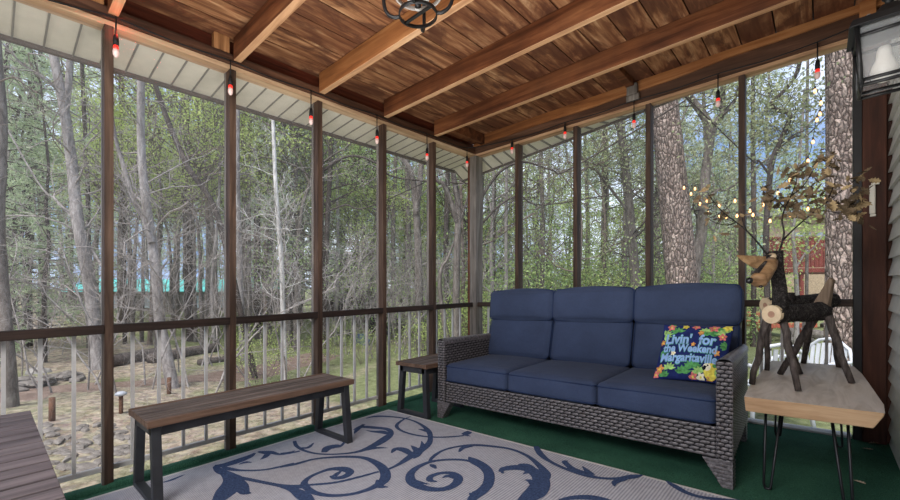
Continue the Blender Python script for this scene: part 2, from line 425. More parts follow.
# grey metal railing sections outside the screens
def railing(along, a, b, label):
    t = thing('railing_section', label, 'railing', S(-.1, a, 0) if along == 'y' else S(a, .1, 0), 'grey metal railing sections')
    def bx(p, q, lo, hi, w=.018):
        m = MB()
        if along == 'y': m.box(-.08-w/2, -.08+w/2, p, q, lo, hi)
        else: m.box(p, q, .08-w/2, .08+w/2, lo, hi)
        return m
    bx(a, b, .066, .092, .026).build('bottom_rail', M['metal_grey'], t, bevel=.002)
    bx(a, b, .80, .83, .026).build('top_rail', M['metal_grey'], t, bevel=.002)
    for k in range(4):
        p = a+(b-a)*(.155+.215*k+.01); bx(p-.008, p+.008, .092, .80, .016).build('baluster', M['metal_grey'], t)
for i in range(6):
    railing('y', ys[i+1]+.02, (ys[i]-.02 if i else -.05), 'grey metal railing behind the left screens, bay %s' % ['next to the corner post', 'behind the small stool', 'behind the bench end', 'behind the bench middle', 'between the two leftmost posts', 'left of the leftmost post'][i])
for i in range(5):
    railing('x', xs[i]+(.02 if i else .01), xs[i+1]-.02, 'grey metal railing behind the rear screens, bay %s' % ['next to the corner post', 'behind the left of the sofa', 'behind the middle of the sofa', 'behind the right of the sofa', 'behind the log reindeer table'][i])
# insect screens, one pane each
k = 0
for i in range(6):
    k += 1; m = MB(); m.add([(-.056, ys[i+1]+.02, 0), (-.056, (ys[i]-.02 if i else -.05), 0), (-.056, (ys[i]-.02 if i else -.05), PT), (-.056, ys[i+1]+.02, PT)], [(0, 1, 2, 3)])
    struct(m.build('window_%d' % k, M['screen']))
for i in range(5):
    k += 1; m = MB(); m.add([(xs[i]+.02, .056, 0), (xs[i+1]-.02, .056, 0), (xs[i+1]-.02, .056, PT), (xs[i]+.02, .056, PT)], [(0, 1, 2, 3)])
    struct(m.build('window_%d' % k, M['screen']))
# house wall of lapped siding
m = MB(); z = -.02; n = 0
while z < 2.62:
    m.add([(3.052, .02, z), (3.052, -5.2, z), (3.074, -5.2, z+.108), (3.074, .02, z+.108)], [(0, 3, 2, 1)])
    m.add([(3.074, .02, z+.004), (3.074, -5.2, z+.004), (3.052, -5.2, z), (3.052, .02, z)], [(0, 3, 2, 1)])
    z += .1
m.box(3.07, 3.2, -5.2, .12, -.1, 2.64)
struct(m.build('wall_right', M['siding']))
# ---------------------------------------------------------------- furniture
def M_wicker(name, k):
    t = NT(name, .34, .5); n = t.noise(t.coords(), 70, 3); st = t.noise(t.coords((4, 4, 260)), 3, 2)
    c = t.ramp(n, [(.3, tuple(v*k for v in (70, 64, 64))), (.5, tuple(v*k for v in (104, 98, 99))), (.72, tuple(v*k for v in (140, 134, 136)))])
    t.bump(st, .3, .002); return t.col(c).mat
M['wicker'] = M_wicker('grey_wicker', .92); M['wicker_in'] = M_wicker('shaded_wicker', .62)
M['wicker_back'] = M_plain('dark_wicker_gaps', (26, 24, 25), .8)
def M_fabric(name, c, k=.12):
    t = NT(name, .9, .15)
    a = t.noise(t.coords((260, 260, 260)), 2, 2); b = t.noise(t.coords(), 3.5, 4)
    t.t.nodes
    col = t.mix(t.ramp(b, [(.3, (0, 0, 0)), (.7, (255, 255, 255))]), tuple(v*(1-k) for v in c), tuple(min(255, v*(1+k)) for v in c))
    col = t.mix(.35, col, t.ramp(a, [(.3, tuple(v*.6 for v in c)), (.7, tuple(min(255, v*1.35) for v in c))]))
    w = t.noise(t.coords((3, 3, 3)), 2.5, 4, .55, .6)
    t.bump(t.math('MULTIPLY_ADD', a, .08, w), .35, .03)
    t.b.inputs['Sheen Weight'].default_value = .04
    return t.col(col).mat
M['navy'] = M_fabric('navy_fabric', (56, 66, 90)); M['navy_dark'] = M_plain('navy_piping', (38, 50, 78), .85, .1)
def weave(m, o, U, V, N, lu, lv, keep=None, cu=.046, cv=.0195, mi=0, bulge=.011):
    o, U, V, N = Vector(o), Vector(U), Vector(V), Vector(N)
    rows = max(1, round(lv/cv)); cv = lv/rows; cols = max(1, round(lu/cu)); cu = lu/cols
    for r in range(rows):
        off = -.5*cu if r % 2 else 0
        for c in range(cols+1):
            a = c*cu+off; b = a+cu; a = max(0, a); b = min(lu, b)
            if b-a < .004: continue
            if keep and not keep((a+b)/2, (r+.5)*cv): continue
            vs = []; fs = []
            for i in range(5):
                t = i/4
                for j in range(3):
                    q = j/2; h = bulge*math.sin(PI*(.08+.84*t))*(1-.75*(2*q-1)**2)
                    vs.append(o+U*lerp(a, b, t)+V*((r+.09+.82*q)*cv)+N*(h-.003))
            for i in range(4):
                for j in range(2):
                    f = (i*3+j, (i+1)*3+j, (i+1)*3+j+1, i*3+j+1)
                    fs.append(f)
            if U.cross(V).dot(N) < 0: fs = [f[::-1] for f in fs]
            m.add(vs, fs, mi, True)
    return m
sofa = thing('sofa', 'grey wicker three-seat patio sofa with navy blue seat, back and head cushions', 'sofa', S(1.5, -.75))
XL, XR, YF, YB = .557, 2.456, -1.17, -.36
# base apron
m = MB(); m.box(XL+.07, XR-.07, YF+.02, YB, .14, .272, 1)
weave(m, (XL+.07, YF+.02, .128), (1, 0, 0), (0, 0, 1), (0, -1, 0), XR-XL-.14, .15)
m.build('base', [M['wicker'], M['wicker_back']], sofa)
def arm(x0, x1, x1b, side):
    m = MB(); zt, zb = .595, .575
    m.hexa([(x0+.004, YF+.004, .13), (x1-.004, YF+.004, .13), (x1b-.004, YB, .13), (x0+.004, YB, .13)], [(x0+.004, YF+.004, zt), (x1-.004, YF+.004, zt), (x1b-.004, YB, zb), (x0+.004, YB, zb)], 1)
    weave(m, (x0, YF+.004, .0 if 0 else .115), (1, 0, 0), (0, 0, 1), (0, -1, 0), x1-x0, zt-.115, cu=.032)
    L = YB-YF-.005
    weave(m, (x1-.004, YF+.005, .13), Vector((x1b-x1, L, 0)).normalized(), (0, 0, 1), (1, 0, 0), L, zb-.13, mi=0 if side > 0 else 2)
    weave(m, (x0+.004, YF+.005, .13), (0, 1, 0), (0, 0, 1), (-1, 0, 0), L, zb-.13, mi=0)
    for k in range(22):   # strands over the top
        a, b = k/22, (k+.92)/22; ya, yb = YF+L*a, YF+L*b; za, zb2 = lerp(zt, zb, a), lerp(zt, zb, b)
        xo = lerp(x1, x1b, a)
        pts = [(x0-.003, -.03), (x0, -.004), (x0+.014, .009), ((x0+xo)/2, .012), (xo-.014, .009), (xo, -.004), (xo+.003, -.03)]
        vs = [(px, ya, za+h) for px, h in pts]+[(px, (ya+yb)/2, (za+zb2)/2+h+.003) for px, h in pts]+[(px, yb, zb2+h) for px, h in pts]
        m.add(vs, [(r*7+i, r*7+i+1, (r+1)*7+i+1, (r+1)*7+i) for r in range(2) for i in range(6)], 0, True)
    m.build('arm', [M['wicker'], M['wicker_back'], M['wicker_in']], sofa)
arm(XL, XL+.068, XL+.068, 1); arm(XR-.068, XR, XR-.03, 1)
def fleg(poly, y0, y1):
    m = MB(); m.extr([(x, y0, z) for x, z in poly], (0, y1-y0, 0), 1)
    zs = 8
    for r in range(zs):
        za, zb = .13*r/zs, .13*(r+.94)/zs
        def ends(z):
            t = z/.13; return lerp(poly[0][0], poly[3][0], t), lerp(poly[1][0], poly[2][0], t)
        for (sg, yy) in ((-1, y0), (1, y1)):
            a0, a1 = ends(za); b0, b1 = ends(zb); n = 3
            vs = []
            for i in range(n*2+1):
                t = i/(n*2); bl = .0045*(abs(math.sin(PI*(t*n+(r % 2)*.5)))) + .001
                vs += [(lerp(a0, a1, t), yy+sg*bl*.4, za), (lerp((a0+b0)/2, (a1+b1)/2, t), yy+sg*bl, (za+zb)/2), (lerp(b0, b1, t), yy+sg*bl*.4, zb)]
            fs = [(i*3+j, i*3+3+j, i*3+4+j, i*3+1+j) for i in range(n*2) for j in range(2)]
            m.add(vs, fs if sg < 0 else [f[::-1] for f in fs], 0, True)
        for k, sx in ((0, -1), (1, 1)):
            xa, xb = ends(za)[k], ends(zb)[k]
            m.add([(xa, y0, za), (xa, y1, za), (xb, y1, zb), (xb, y0, zb), ((xa+xb)/2+sx*.004, y0, (za+zb)/2), ((xa+xb)/2+sx*.004, y1, (za+zb)/2)], [(0, 1, 5, 4), (4, 5, 2, 3)], 0, True)
    m.build('leg', [M['wicker'], M['wicker_back']], sofa)
for y0, y1 in ((YF+.002, YF+.06), (YB-.06, YB)):
    fleg([(XL, 0), (XL+.05, 0), (XL+.13, .13), (XL, .13)], y0, y1)
    q = .035 if y0 > -1 else 0
    fleg([(XR-.042-q, 0), (XR-q, 0), (XR-q, .13), (XR-.125-q, .13)], y0, y1)
# back frame
m = MB(); m.hexa([(XL+.07, -.43, .2), (XR-.09, -.43, .2), (XR-.09, -.35, .2), (XL+.07, -.35, .2)], [(XL+.03, -.385, .86), (XR-.055, -.385, .86), (XR-.055, -.31, .86), (XL+.03, -.31, .86)], 0)
weave(m, (XL+.04, -.31, .3), (1, 0, 0), (0, -.07, .99), (0, 1, 0), XR-XL-.1, .55)
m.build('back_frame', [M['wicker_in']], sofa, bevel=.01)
def piping(m, c, half, r, zz, rot, fn=None, n=8, mi=1, e=.004):
    hx, hy, hz = half; pts = []
    for sx, sy, a0 in ((1, 1, 0), (-1, 1, 90), (-1, -1, 180), (1, -1, 270)):
        for k in range(5):
            a = math.radians(a0+k*22.5)
            q = Vector((sx*(hx-r)+r*math.cos(a)*1.01, sy*(hy-r)+r*math.sin(a)*1.01, zz*hz))
            pts.append(Vector(c)+rot @ q)
    pts.append(pts[0]); m.tube(pts, e, 6, 0, False)
I3 = Matrix.Identity(3)
SX = [(.628, 1.186), (1.188, 1.796), (1.798, 2.386)]
rr = random.Random(5)
for a, b in SX:
    c = ((a+b)/2, -.845, .347); half = ((b-a)/2, .315, .072)
    m = MB(); m.pad(c, half, .03, .014, 12)
    o = m.build('seat_cushion', M['navy'], sofa)
    m = MB(); piping(m, c, (half[0]+.002, half[1]+.002, half[2]), .032, .72, I3); piping(m, c, (half[0]+.002, half[1]+.002, half[2]), .032, -.72, I3); m.build('piping', M['navy_dark'], o)
BX = [(.60, 1.196), (1.204, 1.80), (1.812, 2.405)]
for i, (a, b) in enumerate(BX):
    rot = Matrix.Rotation(math.radians(-14), 3, 'X') @ Matrix.Rotation(PI/2, 3, 'X')
    c = ((a+b)/2, -.512, .568); half = ((b-a)/2-.004, .162, .066)
    m = MB(); m.pad(c, half, .035, .024, 12, rot)
    o = m.build('back_cushion', M['navy'], sofa)
    m = MB(); piping(m, c, (half[0]+.001, half[1]+.001, half[2]), .036, .78, rot); m.build('piping', M['navy_dark'], o)
    rot = Matrix.Rotation(math.radians(-6), 3, 'X') @ Matrix.Rotation(PI/2, 3, 'X')
    c = ((a+b)/2+.005, -.492, .833); half = ((b-a)/2+.001, .118, .074)
    m = MB(); m.pad(c, half, .036, .026, 12, rot)
    o = m.build('head_cushion', M['navy'], sofa)
    m = MB(); piping(m, c, (half[0]+.001, half[1]+.001, half[2]), .033, .70, rot); m.build('piping', M['navy_dark'], o)
# ---------------------------------------------------------------- printed pillow
M['pil_navy'] = M_plain('pillow_navy', (36, 46, 98), .9, .1, 0, .15, 30)
M['pil_green'] = M_plain('pillow_leaf_green', (82, 142, 84), .9, .1, 0, .3, 60); M['pil_lime'] = M_plain('pillow_lime', (150, 190, 112), .9, .1, 0, .25, 60)
M['pil_red'] = M_plain('pillow_coral', (212, 116, 112), .9, .1, 0, .25, 60); M['pil_orange'] = M_plain('pillow_orange', (222, 146, 86), .9, .1, 0, .25, 60)
M['pil_yellow'] = M_plain('pillow_yellow', (238, 204, 88), .9, .1, 0, .2, 60); M['pil_white'] = M_plain('pillow_cream', (232, 226, 200), .9, .1, 0, .1)
M['pil_text'] = M_plain('pillow_lettering_blue', (146, 178, 226), .9, .1, 0, .1); M['pil_text_edge'] = M_plain('pillow_lettering_edge', (92, 168, 148), .9, .1, 0, .1)
M['pil_black'] = M_plain('pillow_black', (24, 24, 32), .9, .1)
pil = thing('throw_pillow', 'navy tropical print throw pillow lettered Livin\' for the Weekend on the right sofa seat', 'pillow', S(2.22, -.9, .42))
PB0, PB1, PT1, PT0 = Vector((2.045, -.945, .430)), Vector((2.385, -.905, .432)), Vector((2.405, -.715, .722)), Vector((2.055, -.755, .728))
def psurf(u, v, d=0.0, side=1):   # u to the right, v up, -1..1
    pin = 1-.05*(1-abs(u))*abs(v)**4; 
    uu = u*(1-.045*(1-v*v)); vv = v*(1-.05*(1-u*u))
    s, t = (uu+1)/2, (vv+1)/2
    p = PB0*(1-s)*(1-t)+PB1*s*(1-t)+PT1*s*t+PT0*(1-s)*t
    n = (PB1-PB0).cross(PT0-PB0).normalized()
    th = .062*max(0, (1-abs(u)**2.4)*(1-abs(v)**2.4))**.55
    return p+n*(side*th+d)
m = MB(); n = 22; g = [math.sin(PI/2*(-1+2*i/n)) for i in range(n+1)]
for sd in (1, -1):
    vs = [psurf(u, v, 0, sd) for v in g for u in g]; fs = [(j*(n+1)+i, j*(n+1)+i+1, (j+1)*(n+1)+i+1, (j+1)*(n+1)+i) for j in range(n) for i in range(n)]
    m.add(vs, fs if sd > 0 else [f[::-1] for f in fs], 0, True)
cover = m.build('cover', M['pil_navy'], pil)
def patch(m, pts, mi, d=.0016):  # flat shape on the pillow, fan from its middle
    cu = sum(p[0] for p in pts)/len(pts); cv = sum(p[1] for p in pts)/len(pts)
    ring2 = [((p[0]+cu)/2, (p[1]+cv)/2) for p in pts]; k = len(pts)
    vs = [psurf(cu, cv, d)]+[psurf(*p, d) for p in ring2]+[psurf(max(-.985, min(.985, p[0])), max(-.985, min(.985, p[1])), d) for p in pts]
    fs = [(0, 1+i, 1+(i+1) % k) for i in range(k)]+[(1+i, 1+k+i, 1+k+(i+1) % k, 1+(i+1) % k) for i in range(k)]
    m.add(vs, fs, mi, True)
def blob(cx, cy, rx, ry, n=14, lob=0, amp=0, a0=0):
    out = []
    for i in range(n):
        a = 2*PI*i/n; r = 1+amp*math.cos(lob*a); out.append((cx+rx*r*math.cos(a+a0), cy+ry*r*math.sin(a+a0)))
    return out
def leafp(cx, cy, a, L, W):
    out = []
    for t in [0, .2, .45, .7, 1, .7, .45, .2]:
        pass
    ts = [(0, 0), (.2, .7), (.45, 1), (.75, .6), (1, 0), (.75, -.6), (.45, -1), (.2, -.7)]
    for s, q in ts:
        x, y = s*L, q*W; out.append((cx+x*math.cos(a)-y*math.sin(a), cy+x*math.sin(a)+y*math.cos(a)))
    return out
m = MB(); pr = random.Random(11); mats = [M['pil_green'], M['pil_lime'], M['pil_red'], M['pil_orange'], M['pil_yellow'], M['pil_white'], M['pil_black']]
d = .0012
def fan(cx, cy, a0, a1, k, L, W, mi):
    global d
    for i in range(k):
        d += .00003; patch(m, leafp(cx, cy, math.radians(lerp(a0, a1, i/(k-1))), L, W), mi, d)
for a in ((-.5, .62, 20, 200, 6, .24, .05, 0), (.42, .55, 0, 180, 7, .26, .06, 0), (.28, .68, 10, 170, 5, .2, .05, 1), (-.88, .5, -80, 100, 7, .24, .05, 1), (.82, .68, 60, 240, 6, .26, .06, 1), (-.8, .85, -40, 60, 5, .25, .06, 0),
          (-.58, -.72, 10, 170, 6, .22, .045, 1), (.1, -.66, 0, 180, 8, .28, .07, 0), (-.15, -.84, 20, 160, 6, .26, .06, 0), (.3, -.8, 40, 200, 6, .22, .05, 1), (-.92, -.2, -60, 60, 5, .18, .04, 0), (.93, .2, 120, 240, 5, .2, .05, 0), (-.7, -.95, 30, 150, 5, .2, .05, 0), (.6, .9, 180, 320, 5, .2, .05, 0)): fan(*a)
def flower(cx, cy, r, mi, c=4):
    global d
    d += .0001; patch(m, blob(cx, cy, r*.85, r, 20, 5, .28, pr.random()), mi, d); d += .00005; patch(m, blob(cx, cy, r*.25, r*.3, 8), c, d)
for cx, cy, r, mi in ((-.72, .82, .13, 2), (-.92, .22, .09, 3), (.0, .88, .12, 2), (.5, .84, .15, 2), (.78, .5, .12, 2), (.18, .6, .09, 3), (-.84, -.72, .13, 3), (-.93, -.9, .12, 2), (.15, -.93, .12, 2), (.36, -.92, .12, 5), (.62, -.92, .13, 3), (.02, .14, .07, 3), (-.52, -.2, .08, 5), (.85, .9, .14, 4), (.7, -.1, .1, 3), (-.3, .86, .1, 4), (.92, -.4, .1, 2), (.9, -.8, .13, 3)): flower(cx, cy, r, mi)
# a small yellow and white macaw with a black bill
d += .0003; patch(m, blob(.62, -.72, .20, .26, 16), 4, d); d += .0001; patch(m, blob(.5, -.60, .11, .12, 12), 5, d); d += .0001; patch(m, [(.42, -.56), (.5, -.58), (.47, -.68), (.41, -.73), (.38, -.64)], 6, d); patch(m, blob(.52, -.55, .025, .03, 8), 6, d+.0002); patch(m, leafp(.74, -.62, -1.2, .36, .08), 1, d); patch(m, leafp(.64, -.5, -.6, .16, .06), 0, d)
m.build('floral_print', mats, cover)
def letters(txt, cu, cv, wid, hei, mat_name, dd, grow=0.0, arch=0.0):
    cu_ = bpy.data.curves.new('lettering', 'FONT'); cu_.body = txt; cu_.align_x = 'CENTER'; cu_.offset = grow; cu_.resolution_u = 3
    o = bpy.data.objects.new('lettering', cu_); C.objects.link(o)
    dg = bpy.context.evaluated_depsgraph_get(); me = bpy.data.meshes.new_from_object(o.evaluated_get(dg)); bpy.data.objects.remove(o)
    xs = [v.co.x for v in me.vertices]; ysv = [v.co.y for v in me.vertices]
    x0, x1 = min(xs), max(xs); y0, y1 = 0.0, .72
    mm = MB(); vs = []
    for v in me.vertices:
        u = cu+((v.co.x-x0)/(x1-x0)-.5)*wid; q = cv+((v.co.y-y0)/(y1-y0)-.5)*hei+arch*(1-((u-cu)/(wid/2))**2)
        vs.append(psurf(u, q, dd))
    mm.add(vs, [tuple(p.vertices) for p in me.polygons], 0, True)
    bpy.data.meshes.remove(me)
    return mm
for txt, cu, cv, w, h in (("Livin'  for", -.09, .34, 1.45, .36), ('the Weekend', -.08, .0, 1.55, .27), ('Margaritaville', -.06, -.33, 1.62, .28)):
    letters(txt, cu, cv, w+.03, h+.02, 0, .0052, .05).build('lettering_outline', M['pil_text_edge'], cover)
    letters(txt, cu, cv, w, h, 0, .0064, .03).build('lettering', M['pil_text'], cover)
# ---------------------------------------------------------------- slatted bench, stool and table
M['slat'] = M_wood('brown_slat_wood', (78, 69, 65), (118, 107, 101), (148, 136, 129), 'y', .8, knots=False)
M['slat_edge'] = M_wood('warm_slat_edge', (78, 62, 52), (120, 98, 84), (146, 124, 108), 'y', .8, knots=False)
M['slat_grey'] = M_wood('grey_slat_wood', (76, 68, 69), (112, 103, 105), (140, 130, 131), 'y', .8, knots=False)
def slat_seat(root, x0, x1, y0, y1, h, nsl, legy, fx0, fx1, lw=.042):
    th = .028; fr = .022
    m = MB(); gap = .008; w = (x1-x0-2*.03-(nsl-1+2)*gap)/nsl; x = x0+.03+gap
    for i in range(nsl):
        m.box(x, x+w, y0+.004, y1-.004, h-th, h-.001); x += w+gap
    m.build('slats', M['slat'], root, bevel=.002)
    for xa, xb in ((x0, x0+.03), (x1-.03, x1)):
        m = MB(); m.box(xa, xb, y0, y1, h-th-.004, h); m.build('edge_board', M['slat_edge'], root, bevel=.002)
    for ya, yb in ((y0, y0+.003), (y1-.003, y1)):
        m = MB(); m.box(x0+.03, x1-.03, ya, yb, h-th, h-.0015); m.build('end_board', M['slat_edge'], root)
    m = MB(); z1 = h-th-.004; z0 = z1-.05
    for xa in (x0+.035, x1-.035-.03): m.box(xa, xa+.03, legy[0], legy[1], z0, z1)
    for yy in legy: m.box(x0+.035, x1-.035, yy-.02, yy+.02, z0+.005, z1)
    m.build('apron', M['dark_metal'], root, bevel=.003)
    for yy in legy:
        for tx, bx in ((x0+.05, fx0+lw/2), (x1-.05, fx1-lw/2)):
            m = MB(); a = lw/2; b = .02
            m.hexa([(bx-a, yy-b, 0), (bx+a, yy-b, 0), (bx+a, yy+b, 0), (bx-a, yy+b, 0)], [(tx-a, yy-b, z1), (tx+a, yy-b, z1), (tx+a, yy+b, z1), (tx-a, yy+b, z1)])
            m.build('leg', M['dark_metal'], root, bevel=.003)
        m = MB(); m.box(fx0+lw, fx1-lw, yy-.02, yy+.02, 0, .03); m.build('foot_bar', M['dark_metal'], root, bevel=.002)
bench = thing('slatted_bench', 'long brown slatted wooden bench with splayed charcoal metal legs on the rug edge', 'bench', S(.3, -2.45))
slat_seat(bench, .108, .487, -3.003, -1.885, .412, 6, (-2.962, -1.925), .09, .502)
stool = thing('slatted_stool', 'small brown slatted side stool with charcoal legs left of the sofa', 'stool', S(.37, -1.07))
slat_seat(stool, .196, .545, -1.282, -.80, .416, 5, (-1.243, -.845), .19, .54)
tb = thing('slatted_table', 'grey brown slatted table top cut off by the lower left corner of the photo', 'table', S(.8, -3.58))
m = MB(); x = .182; i = 0
while x < 1.66:
    m.box(x, x+.0765, -3.80, -3.361, .478, .5); x += .0885
m.build('slats', M['slat_grey'], tb, bevel=.002)
for ya, yb in ((-3.40, -3.375), (-3.785, -3.76)):
    m = MB(); m.box(.2, 1.64, ya, yb, .42, .4775); m.build('apron', M['dark_metal'], tb)
for xx in (.22, 1.58):
    for yy in (-3.40, -3.775):
        m = MB(); m.box(xx, xx+.04, yy, yy+.03, 0, .42); m.build('leg', M['dark_metal'], tb, bevel=.003)
# ---------------------------------------------------------------- live-edge table
t = NT('pale_slab_wood', .5, .35)
g = t.noise(t.coords((5, .8, 5)), 3, 6, .6, 1.2); rg = t.noise(t.coords((2, .7, 2)), 1.6, 3)
c = t.mix(t.ramp(rg, [(.4, (0, 0, 0)), (.62, (255, 255, 255))]), t.ramp(g, [(.35, (176, 164, 152)), (.6, (206, 196, 186))]), t.ramp(g, [(.35, (186, 170, 152)), (.6, (214, 202, 188))]))
M['slab'] = t.col(c).mat
M['slab_edge'] = M_wood('golden_slab_edge', (146, 118, 90), (184, 156, 126), (206, 182, 154), 'x', .6, knots=False)
lt = thing('live_edge_table', 'pale live-edge wood slab table on black hairpin legs right of the sofa', 'table', S(2.7, -.65))
out = [(2.503, -1.205), (2.943, -1.203), (2.952, -1.05), (2.944, -.8), (2.936, -.55), (2.926, -.3), (2.905, -.06), (2.75, -.05), (2.52, -.06), (2.51, -.35), (2.50, -.7), (2.497, -1.0)]
low = [(2.508, -1.208), (2.912, -1.206), (2.915, -1.05), (2.908, -.8), (2.9, -.55), (2.89, -.3), (2.875, -.06), (2.75, -.05), (2.55, -.06), (2.54, -.35), (2.53, -.7), (2.525, -1.0)]
m = MB(); k = len(out)
vs = [(x, y, .45) for x, y in out]+[(x, y, .386) for x, y in low]+[(lerp(a[0], b[0], .12), lerp(a[1], b[1], .12), .435) for a, b in zip(out, low)]
m.add(vs, [tuple(range(k))], 0); m.add(vs, [tuple(range(2*k-1, k-1, -1))]+[(i, 2*k+i, 2*k+(i+1) % k, (i+1) % k) for i in range(k)]+[(2*k+i, k+i, k+(i+1) % k, 2*k+(i+1) % k) for i in range(k)], 1)
m.build('slab', [M['slab'], M['slab_edge']], lt, bevel=.004)
for (fx, fy, sx, sy) in ((2.575, -1.073, 1, 1), (2.848, -1.082, -1, 1), (2.56, -.2, 1, -1), (2.84, -.22, -1, -1)):
    m = MB(); tx, ty = fx+sx*.012-.0, fy+sy*.02
    a = Vector((tx-.045*1, ty, .386)); b = Vector((tx+.045, ty+sy*.03, .386)); f = Vector((fx, fy, .0075))
    if sx > 0: a, b = Vector((fx-.004, fy-.0, .386)), Vector((fx+.05, fy+sy*.05, .386))
    else: a, b = Vector((fx-.055, fy+sy*.02, .386)), Vector((fx-.004, fy, .386))
    arc = [a, f.lerp(a, .06)+Vector((-.012, 0, .0)), f+Vector((-.008, 0, .0)), f+Vector((.004, 0, -.001)), f+Vector((.012, 0, .002)), f.lerp(b, .06)+Vector((.012, 0, 0)), b]
    m.tube(arc, .0055, 8); m.box(a.x-.012, b.x+.012, min(a.y, b.y)-.015, max(a.y, b.y)+.015, .383, .387)
    m.build('hairpin_leg', M['black'], lt)
# ---------------------------------------------------------------- log reindeer
t = NT('dark_bark', .9, .15); v = t.noise(t.coords(), 150, 3, .7); nn = t.noise(t.coords(), 45, 6, .7)
t.bump(t.math('ADD', v, nn), 1.0, .008); M['bark'] = t.col(t.ramp(t.math('MULTIPLY', t.math('ADD', v, nn), .5), [(.38, (22, 20, 20)), (.52, (54, 50, 49)), (.66, (108, 102, 98))])).mat
t = NT('branch_bark', .85, .2); nn = t.noise(t.coords((30, 30, 8)), 2, 5)
t.bump(nn, .6, .004); M['branch'] = t.col(t.ramp(nn, [(.3, (44, 38, 36)), (.55, (82, 74, 70)), (.8, (122, 112, 106))])).mat
M['cut'] = M_plain('cut_wood', (206, 184, 152), .6, .2, 0, .06, 30); M['cut_heart'] = M_plain('cut_heartwood', (168, 130, 108), .6, .2, 0, .1, 40)
M['tan_wood'] = M_wood('carved_tan_wood', (110, 86, 62), (152, 124, 94), (182, 156, 124), 'x', 1.4, .4, knots=False)
M['tailwood'] = M_wood('weathered_tail_wood', (96, 82, 70), (138, 122, 106), (166, 150, 132), 'z', 1.0, knots=False)
M['nose'] = M_plain('black_glossy_paint', (18, 18, 22), .25, .5)
M['oak_leaf'] = M_plain('dry_oak_leaf', (98, 84, 66), .85, .1, 0, .35, 8); M['oak_leaf2'] = M_plain('pale_dry_oak_leaf', (150, 130, 98), .85, .1, 0, .3, 8)
def wobble(a, b, k, amp, rng):
    a, b = Vector(a), Vector(b); out = []
    for i in range(k+1):
        p = a.lerp(b, i/k)
        if 0 < i < k: p += Vector((rng.uniform(-1, 1), rng.uniform(-1, 1), rng.uniform(-1, 1)))*amp
        out.append(p)
    return out
def logbody(root, a, b, r, cutname='cut_end'):
    a, b = Vector(a), Vector(b); m = MB(); rng = random.Random(int(abs(a.x)*1000)); n = 18; rows = 26; vs = []; fs = []
    ax = (b-a).normalized(); u = ax.orthogonal().normalized(); w = ax.cross(u)
    for i in range(rows+1):
        t = i/rows; rad = r*(1+.04*math.sin(t*9))*(1 if t < .93 else math.sqrt(max(.1, 1-((t-.93)/.07)**2*.8)))
        for k in range(n):
            an = 2*PI*k/n; q = rad*(1+.07*math.sin(5*an+t*6)+rng.uniform(-.05, .05)); vs.append(a.lerp(b, t)+(u*math.cos(an)+w*math.sin(an))*q)
    for i in range(rows):
        for k in range(n): fs.append((i*n+k, i*n+(k+1) % n, (i+1)*n+(k+1) % n, (i+1)*n+k))
    fs.append(tuple(range(rows*n, rows*n+n))); m.add(vs, fs, 0, True)
    o = m.build('body', M['bark'], root)
    m = MB(); n = 24; rings = [[a-ax*.005+(u*math.cos(2*PI*k/n)+w*math.sin(2*PI*k/n))*q for k in range(n)] for q in (.36*r, r*1.0)]+[[a+ax*.012+(u*math.cos(2*PI*k/n)+w*math.sin(2*PI*k/n))*r*1.03 for k in range(n)]]
    m.add(rings[0], [tuple(range(n))[::-1]], 1); m.add(rings[0]+rings[1]+rings[2], [(j*n+(k+1) % n, j*n+k, (j+1)*n+k, (j+1)*n+(k+1) % n) for j in range(2) for k in range(n)], 0)
    m.build(cutname, [M['cut'], M['cut_heart']], o)
    return o
def dleg(root, a, b, r0, r1, seed, name='leg'):
    rng = random.Random(seed); m = MB(); p = wobble(a, b, 5, .006, rng); m.tube(p, [lerp(r0, r1, i/5) for i in range(6)], 9); return m.build(name, M['branch'], root)
def fl(px, py, h=.452): x, y = on_floor(px, py, h); return Vector((x, y, h))
d1 = thing('log_reindeer', 'rustic log reindeer with carved face and leafy twig antlers standing on the slab table', 'wood reindeer', S(2.67, -.8, .45))
B0, B1 = Vector((2.585, -.965, .808)), Vector((2.775, -.60, .805))
logbody(d1, B0, B1, .044)
dleg(d1, (2.566, -.94, .785), fl(752, 384), .017, .014, 1); dleg(d1, (2.622, -.92, .785), fl(798.5, 391), .017, .013, 2)
dleg(d1, (2.79, -.66, .785), fl(852, 383), .019, .014, 3); dleg(d1, (2.745, -.64, .785), fl(780, 374), .019, .015, 4)
m = MB(); m.tube([(2.615, -.925, .83), (2.612, -.925, .93), (2.600, -.925, 1.03), (2.597, -.93, 1.115)], [.034, .030, .029, .030], 14); m.build('neck', M['bark'], d1)
def P3(px, py, dep):
    p = far(px, py, dep); return Vector((p.x, p.y, p.z-KX*p.x-KY*p.y))
# head: a short tan log pointing down to the left, with bark strip, ear and nose
hm = MB(); ha, hb = P3(769.5, 265, 1.965), P3(757.5, 282.5, 1.925); ax = (hb-ha).normalized()
hm.tube([ha-ax*.03, ha, ha.lerp(hb, .5), hb-ax*.006, hb], [.024, .033, .036, .036, .032], 18)
head = hm.build('head', M['tan_wood'], d1)
m = MB(); m.lathe((2.580, -.945, 1.078), [(0, -.026), (.024, -.02), (.034, 0), (.026, .022), (0, .03)], 16, ax=(-.4, -.3, 1)); m.build('skull', M['bark'], head)
m = MB(); up = Vector((-.5, -.55, .67)); up = (up-ax*up.dot(ax)).normalized(); side = ax.cross(up)
vs = []
for i in range(5):
    for j in range(-2, 3):
        c = ha.lerp(hb, .12+.68*i/4); an = j*.27; vs.append(c+(up*math.cos(an)+side*math.sin(an))*.0375)
m.add(vs, [(i*5+j, i*5+j+1, i*5+6+j, i*5+5+j) for i in range(4) for j in range(4)], 0, True); m.build('bark_strip', M['bark'], head)
